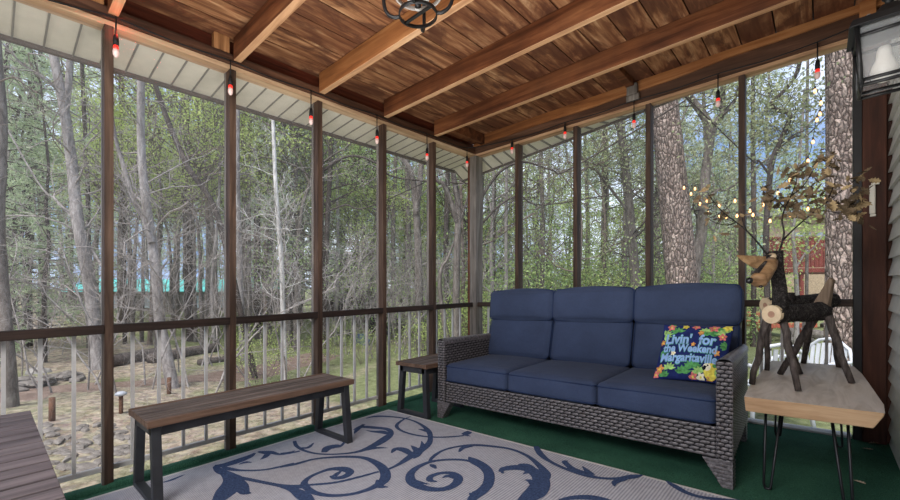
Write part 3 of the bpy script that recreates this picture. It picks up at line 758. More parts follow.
m = MB(); m.lathe(P3(749.5, 280.5, 1.90), [(0, -.016), (.011, -.011), (.0145, 0), (.011, .011), (0, .016)], 14); m.build('nose', M['nose'], head)
m = MB(); m.lathe(P3(761, 286.5, 1.895), [(0, -.007), (.008, -.003), (.0095, .002), (0, .007)], 12); m.build('nostril', M['nose'], head)
m = MB(); e = Vector((2.585, -.97, 1.084)); m.lathe(e, [(0, -.006), (.016, -.003), (.020, .003), (0, .008)], 18, ax=(-.25, -.9, .25)); m.build('forehead_disc', M['cut'], head)
m = MB(); m.lathe(Vector((2.565, -.972, 1.058)), [(0, -.006), (.007, -.003), (.008, .002), (0, .006)], 12, ax=(-.4, -.9, .1)); m.build('eye', M['nose'], head)
def ear(base, tip, wdt):
    base, tip = Vector(base), Vector(tip); ax = (tip-base); s = Vector((0, 0, -1)); m = MB(); fr = Vector((.25, -.95, .1))
    prof = [(0, .5), (.2, 1), (.5, .85), (.8, .45), (1, .08)]; vs = []
    for t, q in prof: vs += [base+ax*t+fr*.004, base+ax*t+s*wdt*q+fr*.0, base+ax*t-fr*.004, base+ax*t+s*wdt*q-fr*.006]
    fs = []
    for i in range(4):
        a = i*4; b = a+4; fs += [(a, b, b+1, a+1), (a+2, a+3, b+3, b+2), (a, a+2, b+2, b), (a+1, b+1, b+3, a+3)]
    fs += [(0, 1, 3, 2), (16, 18, 19, 17)]
    m.add(vs, fs, 0, False); m.build('ear', [M['tan_wood']], head, bevel=.001)
ear(P3(766, 256.5, 1.955), P3(737, 255, 1.94), .062); ear((2.612, -.90, 1.085), (2.622, -.83, 1.09), .02)
# tail: a slice of a log standing up at the rear
m = MB(); m.extr([(2.72, -.62, .828), (2.788, -.60, .828), (2.806, -.59, .965), (2.79, -.585, .978)], (.012, .03, 0)); m.build('tail', M['tailwood'], d1, bevel=.004)
DD = 1.99
def twigs(m, paths):
    for pts, r0, r1 in paths:
        q = catmull([P3(*p) for p in pts], 5); m.tube(q, [lerp(r0, r1, i/(len(q)-1)) for i in range(len(q))], 6)
def oakleaf(m, c, d, nrm, L, mi):
    d = Vector(d).normalized(); nrm = Vector(nrm); nrm = (nrm-d*nrm.dot(d)).normalized(); s = d.cross(nrm)
    prof = [(0, .05), (.12, .08), (.22, .32), (.32, .17), (.45, .45), (.56, .22), (.70, .42), (.80, .2), (.92, .2), (1, .03)]
    vs = []
    for t, q in prof: vs += [c+d*L*t+s*L*q*.75+nrm*L*.18*q, c+d*L*t-nrm*L*.04*math.sin(t*PI), c+d*L*t-s*L*q*.75+nrm*L*.18*q]
    m.add(vs, [(i*3+j, i*3+3+j, i*3+4+j, i*3+1+j) for i in range(len(prof)-1) for j in range(2)], mi, False)
def leaves(m, centers, n, L, seed):
    rng = random.Random(seed)
    for _ in range(n):
        px, py, sx, sy, dp, sd = rng.choice(centers); c = P3(rng.gauss(px, sx), rng.gauss(py, sy), rng.gauss(dp, sd))
        d = Vector((rng.gauss(.3, 1), rng.gauss(0, 1), rng.gauss(-.1, .7))); oakleaf(m, c, d, (rng.gauss(0, 1), rng.gauss(-.5, 1), rng.gauss(.4, 1)), L*rng.uniform(.7, 1.25), 0 if rng.random() < .75 else 1)
m = MB(); twigs(m, [([(767, 254, DD), (758, 243, DD-.01), (747, 231, DD-.03), (736, 222, DD-.06), (724, 213, DD-.09), (714, 202, DD-.1), (707, 192, DD-.11)], .0045, .002), ([(736, 222, DD-.06), (728, 225, DD-.03), (716, 223, DD), (709, 219, DD)], .003, .0013), ([(724, 213, DD-.09), (718, 222, DD-.1), (714, 231, DD-.1)], .002, .001), ([(747, 231, DD-.03), (743, 222, DD), (741, 210, DD+.02)], .003, .0013), ([(714, 202, DD-.1), (704, 205, DD-.12), (697, 203, DD-.12)], .002, .001)])
an = m.build('antler', M['bark'], d1)
m = MB(); leaves(m, [(715, 234, 4, 2, DD-.1, .02), (707, 212, 4, 5, DD-.1, .03), (721, 216, 4, 4, DD-.06, .03), (694, 203, 4, 3, DD-.12, .02), (743, 215, 3, 6, DD, .02), (709, 197, 3, 4, DD-.1, .02)], 34, .042, 4); m.build('dry_leaves', [M['oak_leaf'], M['oak_leaf2']], an)
m = MB(); twigs(m, [([(779, 252, DD), (782, 243, DD), (784, 232, DD-.02), (782, 220, DD-.03), (785, 208, DD-.05), (791, 196, DD-.06), (796, 182, DD-.06), (798, 165, DD-.07)], .005, .0018),
    ([(783, 240, DD), (793, 230, DD-.02), (803, 221, DD-.04), (815, 211, DD-.07), (826, 203, DD-.1), (842, 190, DD-.12), (862, 175, DD-.14)], .0045, .0016),
    ([(815, 211, DD-.07), (828, 211, DD-.02), (842, 213, DD), (854, 208, DD)], .003, .0013), ([(785, 208, DD-.05), (775, 198, DD-.02), (766, 194, DD), (760, 186, DD)], .0028, .0012), ([(791, 196, DD-.06), (803, 186, DD-.1), (812, 172, DD-.14), (820, 156, DD-.16)], .003, .0012), ([(826, 203, DD-.1), (832, 190, DD-.14), (838, 172, DD-.16)], .0025, .001), ([(803, 221, DD-.04), (812, 224, DD-.1), (826, 222, DD-.14)], .002, .001)])
an = m.build('antler', M['bark'], d1)
m = MB(); leaves(m, [(832, 196, 11, 8, DD-.1, .06), (845, 208, 9, 6, DD-.05, .05), (820, 180, 10, 10, DD-.1, .06), (800, 196, 9, 6, DD-.06, .05), (770, 196, 6, 5, DD, .03), (797, 172, 8, 7, DD-.06, .04), (858, 184, 5, 8, DD-.13, .03), (828, 162, 6, 5, DD-.16, .02), (810, 210, 8, 5, DD-.1, .05), (855, 212, 6, 7, DD, .04), (783, 205, 6, 6, DD-.03, .03)], 260, .043, 9); m.build('dry_leaves', [M['oak_leaf'], M['oak_leaf2']], an)
# second reindeer behind
d2 = thing('log_reindeer', 'darker log reindeer half hidden behind the one with the carved face', 'wood reindeer', S(2.68, -.4, .45))
logbody(d2, (2.525, -.50, .832), (2.83, -.21, .85), .042)
dleg(d2, (2.53, -.48, .80), fl(767, 370), .016, .013, 6); dleg(d2, (2.585, -.47, .80), fl(800.5, 374), .016, .013, 7); dleg(d2, (2.79, -.28, .82), fl(839, 367), .018, .014, 8); dleg(d2, (2.72, -.3, .82), fl(803.5, 363), .018, .014, 9)
m = MB(); m.tube([(2.63, -.42, .85), (2.631, -.417, .875), (2.632, -.415, .90)], [.024, .022, .020], 12); m.build('neck', M['bark'], d2)
# ---------------------------------------------------------------- rug
t = NT('woven_rug', .95, .1)
w1 = t.node('ShaderNodeTexWave', wave_type='BANDS', bands_direction='X'); w1.inputs['Scale'].default_value = 22; w1.inputs['Distortion'].default_value = .4; t.link(t.coords(), w1.inputs['Vector'])
w2 = t.node('ShaderNodeTexWave', wave_type='BANDS', bands_direction='Y'); w2.inputs['Scale'].default_value = 40; w2.inputs['Distortion'].default_value = .4; t.link(t.coords(), w2.inputs['Vector'])
wv = t.math('ADD', t.math('MULTIPLY', w1.outputs['Fac'], .6), t.math('MULTIPLY', w2.outputs['Fac'], .4)); nn = t.noise(t.coords(), 30, 3)
t.bump(wv, .5, .003); M['rug'] = t.col(t.ramp(t.math('MULTIPLY_ADD', nn, .35, t.math('MULTIPLY', wv, .65)), [(.2, (132, 132, 141)), (.5, (172, 171, 178)), (.8, (200, 199, 204))])).mat
t = NT('rug_navy', .95, .1); nn = t.noise(t.coords(), 120, 3); M['rug_navy'] = t.col(t.ramp(nn, [(.3, (44, 56, 86)), (.7, (76, 92, 124))])).mat
rug = thing('area_rug', 'pale grey woven rug with navy scrolling vines on green turf', 'rug', S(1.3, -2.6))
m = MB(); m.box(.11, 2.62, -4.05, -1.285, .0, .008); m.build('woven_field', M['rug'], rug, bevel=.002)
m = MB(); e = .012
for a in ((.104, .118, -4.056, -1.279), (2.612, 2.626, -4.056, -1.279)): m.box(*a, .0, .0095)
for a in ((.118, 2.612, -1.293, -1.279), (.118, 2.612, -4.056, -4.042)): m.box(*a, .0, .0095)
m.build('bound_edge', M['metal_grey'], rug)
RL = [0]
def ribbon(m, pts, n=8):    # (px, py, half-width in px) traced on the floor
    q = [Vector((p[0], p[1], p[2])) for p in pts]; q = catmull(q, n); RL[0] += 1; z = .0086+.00003*RL[0]; vs = []
    fp = [Vector(on_floor(p.x, p.y, .0086)) for p in q]
    for i, p in enumerate(fp):
        a = fp[max(i-1, 0)]; b = fp[min(i+1, len(fp)-1)]; tt = (b-a).normalized(); nn = Vector((-tt.y, tt.x))
        hw = max(.0008, q[i].z*.0056)
        vs += [(p.x+nn.x*hw, p.y+nn.y*hw, z), (p.x-nn.x*hw, p.y-nn.y*hw, z)]
    m.add(vs, [(2*i+1, 2*i+3, 2*i+2, 2*i) for i in range(len(fp)-1)])
def poly(m, pts):
    RL[0] += 1; z = .0086+.00003*RL[0]; f = [on_floor(*p, .0086) for p in pts]
    cx = sum(p[0] for p in f)/len(f); cy = sum(p[1] for p in f)/len(f)
    m.add([(cx, cy, z)]+[(x, y, z) for x, y in f], [(0, 1+(i+1) % len(f), 1+i) for i in range(len(f))])
def Z1(*pts): return [(130+x/5, 400+y/5)+(w,) for x, y, w in pts]
def Z2(*pts): return [(280+x/5, 400+y/5)+(w,) for x, y, w in pts]
def Z3(*pts): return [(400+x/5, 400+y/5)+(w,) for x, y, w in pts]
def Z4(*pts): return [(530+x/4.09, 420+y/4.09)+(w,) for x, y, w in pts]
m = MB()
# near-left sprigs
ribbon(m, Z1((150, 415, .6), (200, 402, 2.0), (250, 382, 1.6), (275, 372, .3)))
ribbon(m, Z1((420, 332, 1.5), (455, 356, 4.5), (520, 382, 3.2), (600, 398, 2.6), (700, 418, 2.4), (800, 436, 3.0), (870, 436, 2.2)))
ribbon(m, Z1((420, 330, 3.0), (470, 325, 5.5), (530, 308, 6.5), (590, 285, 5.0), (625, 265, 1.5)))
ribbon(m, Z1((455, 330, 1.5), (500, 345, 3.0), (560, 352, 2.0), (660, 350, 1.8), (740, 336, 2.2), (820, 315, 1.6)))
ribbon(m, Z1((545, 322, 1.0), (575, 312, 2.6), (608, 312, .6)))
ribbon(m, Z1((440, 345, 2.5), (490, 375, 5.5), (515, 405, 9.0), (490, 450, 10.0), (455, 490, 7.0), (430, 512, 4.0)))
ribbon(m, Z1((525, 395, 5.0), (555, 430, 6.0), (575, 462, 4.0), (608, 466, .5)))
ribbon(m, Z1((640, 258, 1.5), (680, 262, 4.5), (705, 262, 3.5), (750, 272, 2.0), (800, 266, 2.0), (850, 255, 2.0)))
ribbon(m, Z1((690, 268, 3.5), (675, 285, 3.0), (652, 297, .6)))
# the arc at the bench foot
ribbon(m, Z2((0, 268, 2.0), (50, 262, 2.4), (75, 252, .6)))
ribbon(m, Z2((72, 205, 2.0), (85, 232, 2.2), (130, 256, 2.0), (200, 270, 1.8), (300, 270, 2.0), (400, 256, 3.2), (480, 222, 5.5), (530, 190, 6.0), (555, 165, 3.5), (535, 146, 4.0), (470, 138, 4.5), (405, 135, 4.0), (370, 150, 1.5)))
ribbon(m, Z2((545, 172, 2.0), (510, 160, 5.0), (470, 158, 3.0), (432, 152, .6)))
ribbon(m, Z2((400, 135, 3.5), (420, 122, 2.0), (385, 150, 3.0), (372, 168, .5)))
ribbon(m, Z2((420, 250, 3.5), (480, 240, 3.0), (540, 240, .5)))
ribbon(m, Z2((220, 262, 3.0), (240, 240, 6.0), (275, 232, 6.0), (300, 232, 2.5), (322, 212, 1.8), (335, 195, 1.4)))
ribbon(m, Z2((105, 240, 2.0), (140, 238, 2.8), (168, 215, .8)))
# stems leading to the big spiral
ribbon(m, Z2((0, 336, 1.8), (80, 320, 2.8), (160, 298, 2.2), (240, 288, 2.4), (340, 284, 2.8), (430, 292, 3.2), (500, 328, 4.5), (528, 372, 5.0), (510, 412, 5.0), (440, 448, 3.0), (350, 472, 2.4), (250, 478, 2.6), (170, 462, 3.0), (122, 425, 3.4), (140, 392, 2.6), (200, 362, 2.4), (260, 345, 3.6), (320, 346, 5.0), (350, 362, 4.0), (320, 384, 4.0), (275, 390, 3.0), (250, 380, .8)))
ribbon(m, Z2((270, 382, 3.0), (290, 366, 2.4), (305, 356, 1.2)))
ribbon(m, Z2((-10, 425, 2.0), (60, 430, 2.2), (160, 424, 2.0), (280, 412, 2.0), (400, 384, 2.0), (494, 358, 1.6)))
ribbon(m, Z2((538, 348, 2.0), (590, 324, 2.4), (650, 285, 4.5), (700, 252, 5.5), (740, 222, 4.0), (752, 190, 3.0), (742, 155, 3.4), (700, 120, 2.2), (640, 96, 2.0), (560, 84, 2.4), (480, 82, 3.4), (430, 92, .8)))
ribbon(m, Z2((660, 275, 3.0), (620, 250, 5.0), (580, 245, 4.0), (558, 265, 1.0)))
ribbon(m, Z2((690, 262, 4.0), (672, 240, 3.0), (655, 228, .5))); ribbon(m, Z2((715, 240, 4.0), (712, 220, 2.0), (708, 206, .4)))
ribbon(m, Z2((700, 255, 4.0), (685, 280, 3.0), (668, 294, .5)))
ribbon(m, Z2((512, 400, 6.0), (500, 430, 4.0), (540, 436, .6)))
ribbon(m, Z2((655, 82, .6), (610, 102, 2.0), (583, 130, 2.4), (610, 155, 2.0), (680, 176, 2.0), (770, 186, 2.0), (860, 184, 2.0), (915, 178, 1.8), (945, 165, 3.0), (955, 150, 1.0)))
ribbon(m, Z2((745, 160, 3.0), (715, 150, 2.6), (690, 146, .5)))
ribbon(m, Z3((310, 172, 2.0), (335, 165, 5.0), (350, 150, 1.2))); ribbon(m, Z3((325, 175, 3.0), (352, 182, .6)))
ribbon(m, Z2((0, 430, 2.2), (60, 448, 3.4), (110, 475, 6.0), (140, 500, 5.0), (160, 520, 3.0)))
# second big spiral, centre
ribbon(m, Z3((345, 285, 1.0), (370, 305, 5.5), (420, 335, 5.5), (445, 372, 5.0), (440, 420, 5.0), (410, 455, 5.0), (370, 485, 4.5), (350, 510, 3.0)))
ribbon(m, Z3((385, 318, 2.0), (330, 302, 2.2), (250, 298, 2.2), (160, 308, 2.4), (90, 335, 3.2), (52, 372, 4.0), (62, 412, 5.0), (120, 440, 4.5), (200, 448, 3.6), (265, 430, 4.0), (292, 395, 4.4), (265, 368, 3.4), (205, 366, 2.6), (155, 382, 3.0), (150, 402, 3.0), (185, 408, .8)))
ribbon(m, Z3((290, 392, 3.5), (245, 380, 3.0), (212, 390, .6))); ribbon(m, Z3((70, 405, 3.0), (110, 416, 2.0), (148, 422, .4)))
ribbon(m, Z3((148, 308, 1.6), (165, 285, 2.2), (210, 255, 2.0), (280, 235, 2.0), (370, 226, 3.0), (470, 233, 2.6), (560, 248, 2.2), (640, 282, 2.4), (700, 332, 3.4), (732, 372, 4.2), (738, 405, .8)))
ribbon(m, Z3((360, 230, 2.5), (315, 240, 3.0), (296, 260, 1.2))); ribbon(m, Z3((150, 322, 1.0), (165, 330, 3.0), (180, 344, .8)))
ribbon(m, Z3((500, 360, 1.5), (520, 345, 4.0), (580, 338, 5.5), (640, 345, 6.5), (690, 375, 7.0), (705, 415, 8.0), (680, 460, 9.0), (640, 490, 7.0), (600, 520, 4.0)))
ribbon(m, Z3((505, 352, 2.0), (515, 368, 1.2))); ribbon(m, Z3((690, 370, 3.0), (640, 330, 4.0), (590, 322, .8))); ribbon(m, Z3((690, 440, 5.0), (660, 410, 4.0), (625, 400, .6)))
ribbon(m, Z3((640, 360, 3.0), (615, 372, .6)))
ribbon(m, Z3((410, 455, 4.0), (365, 470, 3.5), (346, 466, .6)))
# right sprays
ribbon(m, Z4((24, 108, 3.0), (45, 142, 3.6), (85, 172, 2.4), (150, 202, 2.4), (230, 226, 3.6), (290, 238, 2.2), (360, 240, 2.6), (420, 232, 3.8), (460, 226, 1.0)))
ribbon(m, Z4((225, 222, 5.0), (180, 205, 4.5), (160, 190, 3.2), (142, 172, 3.0), (155, 168, .8))); ribbon(m, Z4((250, 226, 4.0), (230, 205, 2.5), (214, 190, .5)))
ribbon(m, Z4((390, 240, 3.0), (348, 255, 2.8), (345, 272, .5)))
ribbon(m, Z4((558, 250, 1.0), (590, 270, 3.0), (640, 298, 2.8), (700, 316, 2.4), (780, 326, 2.4), (860, 332, 2.0)))
ribbon(m, Z4((120, 330, 2.0), (180, 318, 3.0), (250, 318, 4.0), (310, 328, 3.0), (360, 345, 2.0)))
m.build('vine_pattern', M['rug_navy'], rug)
# ---------------------------------------------------------------- string lights on the plate
sl = thing('string_lights', 'black string light cord with red-lit clear bulbs running along the top of the screens', 'string lights', S(.03, -.03, 2.43))
def hx(px, py, x):
    d = ray(px, py); s = (x-CAM[0])/d.x; return Vector((x, CAM[1]+s*d.y, CAM[2]+s*d.z-KX*x-KY*(CAM[1]+s*d.y)))
def hy(px, py, y):
    d = ray(px, py); s = (y-CAM[1])/d.y; x = CAM[0]+s*d.x; return Vector((x, y, CAM[2]+s*d.z-KX*x-KY*y))
bulbs = [hx(116, 37, .035), hx(230.5, 78, .035), hx(311, 110, .035), hx(377, 131, .035), hx(427, 149, .035), hx(467, 157, .05), hy(512, 143, -.05), hy(565, 127, -.05), hy(634, 115, -.05), hy(718, 92, -.05), hy(817.5, 62, -.05)]
line = [Vector((.03, -3.9, 2.50)), Vector((.03, -3.4, 2.415))]
for i, b in enumerate(bulbs):
    top = Vector((b.x-.01 if i < 6 else b.x, b.y, 2.445)); 
    if line: mid = (line[-1]+top)/2; line.append(mid-Vector((0, 0, .012)))
    line.append(top)
line += [Vector((2.93, -.075, 2.46))]
m = MB(); m.tube(catmull(line, 6), .0042, 6); m.build('cord', M['black_rubber'], sl)
for b in bulbs:
    m = MB(); m.tube([(b.x, b.y, 2.445), (b.x, b.y, b.z)], .004, 6); m.lathe((b.x, b.y, b.z), [(.007, .012), (.011, 0), (.013, -.02), (.0125, -.045)], 12)
    so_ = m.build('socket', M['black_rubber'], sl)
    m = MB(); m.lathe((b.x, b.y, b.z-.045), [(.0105, 0), (.0125, -.012), (.0125, -.02)], 12, 0); m.lathe((b.x, b.y, b.z-.045), [(.0125, -.02), (.015, -.034), (.013, -.05), (.006, -.06), (0, -.062)], 12, 1)
    m.build('bulb', [M['red_bulb'], M['bulb_clear']], so_)
# ---------------------------------------------------------------- ceiling light
cl = thing('ceiling_light', 'black metal cage ceiling light with a round lower ring, cut by the top edge', 'ceiling light', S(1.384, -2.167, 2.6))
cx, cy, cz = 1.384, -2.167, 2.232
def ring(m, R, z, wd, th):
    m.lathe((cx, cy, z), [(R, 0), (R+th, 0), (R+th, wd), (R, wd), (R, 0)], 40)
m = MB(); ring(m, .083, cz, .016, .006); m.build('lower_ring', M['black'], cl)
m = MB()
m.box(cx-.084, cx+.084, cy-.007, cy+.007, cz+.004, cz+.012); m.build('cross_bar', M['black'], cl)
for k in range(4):
    a = k*PI/2+.62; u, v_ = math.cos(a), math.sin(a)
    pts = [(cx+u*r, cy+v_*r, z) for r, z in ((.086, cz+.008), (.115, cz+.008), (.145, cz+.03), (.16, cz+.075), (.158, cz+.14), (.13, cz+.2), (.07, cz+.235), (.012, cz+.25))]
    m = MB(); m.tube(catmull(pts, 6), .0085, 8); m.build('cage_arm', M['black'], cl)
m = MB(); ring(m, .105, cz+.10, .018, .006); m.build('middle_ring', M['metal_grey'], cl)
m = MB(); m.lathe((cx, cy, cz+.04), [(.0, 0), (.014, .004), (.014, .02), (.007, .03), (.007, .33)], 14); m.lathe((cx, cy, 2.5), [(.06, .1), (.06, .085), (.05, .07), (.012, .06)], 24); m.build('stem', M['black'], cl)
for k in range(3):
    a = k*2.094+.3; q = Vector((cx+.045*math.cos(a), cy+.045*math.sin(a), cz+.06))
    m = MB(); m.lathe(q, [(.012, 0), (.013, .03), (.011, .04)], 12); m.tube([q+Vector((0, 0, .01)), (cx, cy, cz+.055)], .004, 6); s_ = m.build('socket', M['metal_grey'], cl)
    m = MB(); m.lathe(q, [(.011, .04), (.02, .065), (.022, .085), (.015, .105), (0, .112)], 14); m.build('bulb', M['milk_bulb'], s_)
# ---------------------------------------------------------------- wall lantern
wl = thing('wall_lantern', 'black outdoor wall lantern with a white bulb on the siding at right', 'lantern', S(3.05, -1.317, 1.75))
lx, ly = 2.945, -1.315; z0, z1 = 1.66, 1.865
a0 = .075; b0 = .088
m = MB()
cor = [(-1, -1), (1, -1), (1, 1), (-1, 1)]
for sx, sy in cor:
    m.tube([(lx+sx*a0, ly+sy*a0, z0), (lx+sx*b0, ly+sy*b0, z1)], .009, 4)
for z, a in ((z0, a0), (z0+.018, a0+.001), (z1-.03, b0-.002)):
    for i in range(4):
        p, q = cor[i], cor[(i+1) % 4]; m.tube([(lx+p[0]*a, ly+p[1]*a, z), (lx+q[0]*a, ly+q[1]*a, z)], .007, 4)
m.build('frame', M['black'], wl)
for i in range(4):
    p, q = cor[i], cor[(i+1) % 4]; m = MB(); k = .96
    m.add([(lx+p[0]*a0*k, ly+p[1]*a0*k, z0), (lx+q[0]*a0*k, ly+q[1]*a0*k, z0), (lx+q[0]*b0*k, ly+q[1]*b0*k, z1), (lx+p[0]*b0*k, ly+p[1]*b0*k, z1)], [(0, 1, 2, 3)])
    m.build('pane', M['glass'], wl)
m = MB(); r = b0+.022
m.hexa([(lx-r, ly-r, z1), (lx+r, ly-r, z1), (lx+r, ly+r, z1), (lx-r, ly+r, z1)], [(lx-r*.9, ly-r*.9, z1+.03), (lx+r*.9, ly-r*.9, z1+.03), (lx+r*.9, ly+r*.9, z1+.03), (lx-r*.9, ly+r*.9, z1+.03)])
m.hexa([(lx-r*.5, ly-r*.5, z1+.03), (lx+r*.5, ly-r*.5, z1+.03), (lx+r*.5, ly+r*.5, z1+.03), (lx-r*.5, ly+r*.5, z1+.03)], [(lx-.02, ly-.02, z1+.085), (lx+.02, ly-.02, z1+.085), (lx+.02, ly+.02, z1+.085), (lx-.02, ly+.02, z1+.085)])
m.build('roof', M['black'], wl, bevel=.003)
m = MB(); m.lathe((lx, ly, z1+.08), [(.012, 0), (.012, .02), (.02, .03), (.012, .045)], 14)
m.tube(catmull([(lx, ly, z1+.10), (lx-.02, ly, z1+.17), (lx-.015, ly, z1+.25), (lx+.04, ly, z1+.28), (lx+.105, ly, z1+.2), (lx+.115, ly, z1+.1)], 6), .009, 10); m.build('bracket', M['black'], wl)
m = MB(); m.box(3.036, 3.05, ly-.06, ly+.06, z1-.12, z1+.24); m.build('wall_plate', M['black'], wl, bevel=.006)
m = MB(); m.lathe((lx-.014, ly-.012, z1-.066), [(.016, .0), (.02, -.02), (.022, -.04), (.032, -.065), (.037, -.085), (.034, -.105), (.02, -.122), (0, -.128)], 20); m.build('bulb', M['milk_bulb'], wl)
# ---------------------------------------------------------------- odds and ends
wb = thing('wall_thermometer', 'small white plastic thermometer on a bracket on the reddish end post', 'thermometer', S(2.985, -.012, 1.43))
m = MB(); m.box(2.972, 2.998, -.036, -.02, 1.345, 1.515); m.build('case', M['soffit'], wb, bevel=.006)
for b_ in ((2.98, 3.015, -.03, -.012, 1.515, 1.528), (2.975, 3.0, -.03, -.012, 1.33, 1.345)):
    m = MB(); m.box(*b_); m.build('bracket', M['soffit'], wb, bevel=.003)
M['litter_leaf'] = M_plain('pale_dry_leaf', (176, 160, 138), .9, .1, 0, .2)
for i, (px, py, L, lab) in enumerate(((868, 444, .05, 'pale dry leaf on the green turf at the foot of the siding'), (862, 449, .045, 'pale curled leaf on the turf below the table corner near the siding'), (853, 481, .05, 'pale dry leaf on the green turf near the lower right corner of the photo'))):
    x, y = on_floor(px, py); m = MB(); oakleaf(m, Vector((x, y, .006)), (1, .5-i*.6, .05), (0, .1, 1), L, 0)
    tag(m.build('fallen_leaf', M['litter_leaf'], at=S(x, y)), lab, 'leaf', 'dry leaves blown onto the turf')
# ---------------------------------------------------------------- outdoors
def gz(x, y):
    n = .07*math.sin(x*.7+1.3)*math.cos(y*.9)+.05*math.sin(x*1.9+y*1.3)
    d = math.hypot(x-1.5, y+2)
    z = -.55+n*min(1, d/6)+max(0, d-13)*.022
    if x > -.9 and y < .9: z -= .25
    return z
def G(px, py):   # pixel to a spot on the ground
    d = ray(px, py); s = 3.0
    for _ in range(400):
        p = Vector(CAM)+d*s
        if p.z <= gz(p.x, p.y): return p
        s += .06
    return Vector(CAM)+d*26
def gd(px, dep):  # spot on the ground at that column and distance
    d = ray(px, HORY); x, y = CAM[0]+dep*d.x, CAM[1]+dep*d.y; return Vector((x, y, gz(x, y)))
t = NT('leaf_litter', .95, .05); P = t.geo()
a = t.noise(P, 9, 8, .75, .4); v = t.voro(P, 16, out='Color'); big = t.noise(P, .55, 4, .6, .4)
lit = t.ramp(a, [(.3, (84, 76, 68)), (.45, (136, 124, 108)), (.58, (180, 166, 146)), (.75, (214, 202, 182))])
lit = t.mix(.12, lit, t.mix(.75, v, (150, 130, 112)), 'MIX')
grs = t.ramp(a, [(.3, (82, 88, 58)), (.55, (132, 138, 98)), (.8, (170, 172, 130))])
px_, py_, pz_ = t.xyz(P)
gmask = t.math('ADD', big, t.math('MULTIPLY', t.math('SMOOTH_MIN', t.math('MAXIMUM', t.math('MULTIPLY_ADD', py_, .06, .10), 0.0), .22, .05), 1.0))
c = t.mix(t.ramp(gmask, [(.50, (0, 0, 0)), (.66, (255, 255, 255))]), lit, grs)
t.bump(a, 1.0, .05); M['ground'] = t.col(c).mat
t = NT('dirt_path', .95, .05); P = t.geo(); a = t.noise(P, 7, 7, .7); t.bump(a, .6, .02)
M['path'] = t.col(t.ramp(a, [(.3, (104, 88, 80)), (.55, (136, 117, 106)), (.8, (160, 142, 130))])).mat
m = MB(False); N = 150; L = 110.0; vs = []
def gs(i): u = -1+2*i/N; return math.copysign(abs(u)**1.8, u)*L/1
for j in range(N+1):
    for i in range(N+1):
        x, y = gs(i)-2, gs(j)+1; vs.append((x, y, gz(x, y)))
m.add(vs, [(j*(N+1)+i, j*(N+1)+i+1, (j+1)*(N+1)+i+1, (j+1)*(N+1)+i) for j in range(N) for i in range(N)], 0, True)
struct(m.build('ground', M['ground']))
def drape(name, mat_, mid, wid):
    q = catmull([Vector((p.x, p.y, 0)) for p in mid], 8); m = MB(False); vs = []
    for i, p in enumerate(q):
        a = q[max(0, i-1)]; b = q[min(len(q)-1, i+1)]; tt = (b-a).normalized(); nn = Vector((-tt.y, tt.x, 0)); w_ = wid*(1+.12*math.sin(i*.7))
        for k in range(5):
            r = p+nn*w_*(k/2-1); vs.append((r.x, r.y, gz(r.x, r.y)+.018-(.016 if k in (0, 4) else 0)))
    m.add(vs, [(i*5+k, i*5+k+1, i*5+k+6, i*5+k+5) for i in range(len(q)-1) for k in range(4)], 0, True)
    return struct(m.build(name, mat_))
drape('dirt_path', M['path'], [G(-40, 402), G(10, 397), G(60, 391), G(125, 385), G(190, 379), G(250, 373), G(330, 355)], .42)
# barks and leaves
def M_bark(name, lo, mid, hi, sc=1.0, plates=False):
    t = NT(name, .9, .1); P = t.coords((1, 1, .28))
    n1 = t.noise(P, 16*sc, 6, .7, .6)
    if plates:
        nv = t.node('ShaderNodeTexNoise'); nv.inputs['Scale'].default_value = 9; nv.inputs['Detail'].default_value = 4; t.link(t.coords((1, 1, .6)), nv.inputs['Vector'])
        def dis(s3):
            va = t.node('ShaderNodeVectorMath', operation='MULTIPLY_ADD'); t.link(nv.outputs['Color'], va.inputs[0]); va.inputs[1].default_value = (.10, .10, .10); t.link(t.coords(s3), va.inputs[2]); return va.outputs[0]
        v = t.voro(dis((1, 1, .34)), 20*sc, 'DISTANCE_TO_EDGE'); v2 = t.voro(dis((1, 1, .34)), 20*sc, out='Color')
        c = t.mix(t.ramp(v, [(.0, (255, 255, 255)), (.14, (0, 0, 0))]), t.mix(t.math('MULTIPLY', t.xyz(v2)[0], .55), t.ramp(n1, [(.3, mid), (.7, hi)]), lo), lo)
        t.bump(t.math('ADD', t.math('MULTIPLY', v, 3.0), n1), 1.0, .03)
    else:
        c = t.ramp(n1, [(.32, lo), (.5, mid), (.7, hi)]); t.bump(n1, .8, .015)
    return t.col(c).mat
M['bk_grey'] = M_bark('pale_grey_bark', (104, 98, 96), (150, 143, 140), (184, 178, 174))
M['bk_mid'] = M_bark('grey_brown_bark', (78, 70, 66), (112, 104, 98), (146, 138, 132))
M['bk_dark'] = M_bark('dark_bark_trunk', (48, 42, 40), (76, 68, 64), (108, 98, 92))
M['bk_white'] = M_bark('white_birch_bark', (140, 136, 132), (196, 192, 188), (224, 222, 218))
M['bk_twig'] = M_plain('bare_grey_twigs', (150, 143, 139), .9, .05, 0, .2)
M['bk_twig2'] = M_plain('bare_brown_twigs', (116, 104, 96), .9, .05, 0, .2)
M['bk_pine'] = M_bark('plated_pine_bark', (66, 54, 50), (158, 136, 126), (214, 194, 182), 1.0, True)
def M_leaf(name, lo, hi, tr=.5):
    t = NT(name, .8, .1); g = t.node('ShaderNodeNewGeometry')
    c = t.mix(g.outputs['Random Per Island'], lo, hi); t.col(c)
    tl = t.node('ShaderNodeBsdfTranslucent'); t.link(c, tl.inputs[0]); mx = t.node('ShaderNodeMixShader'); mx.inputs[0].default_value = tr
    t.link(t.b.outputs[0], mx.inputs[1]); t.link(tl.outputs[0], mx.inputs[2]); t.link(mx.outputs[0], t.out.inputs[0]); return t.mat
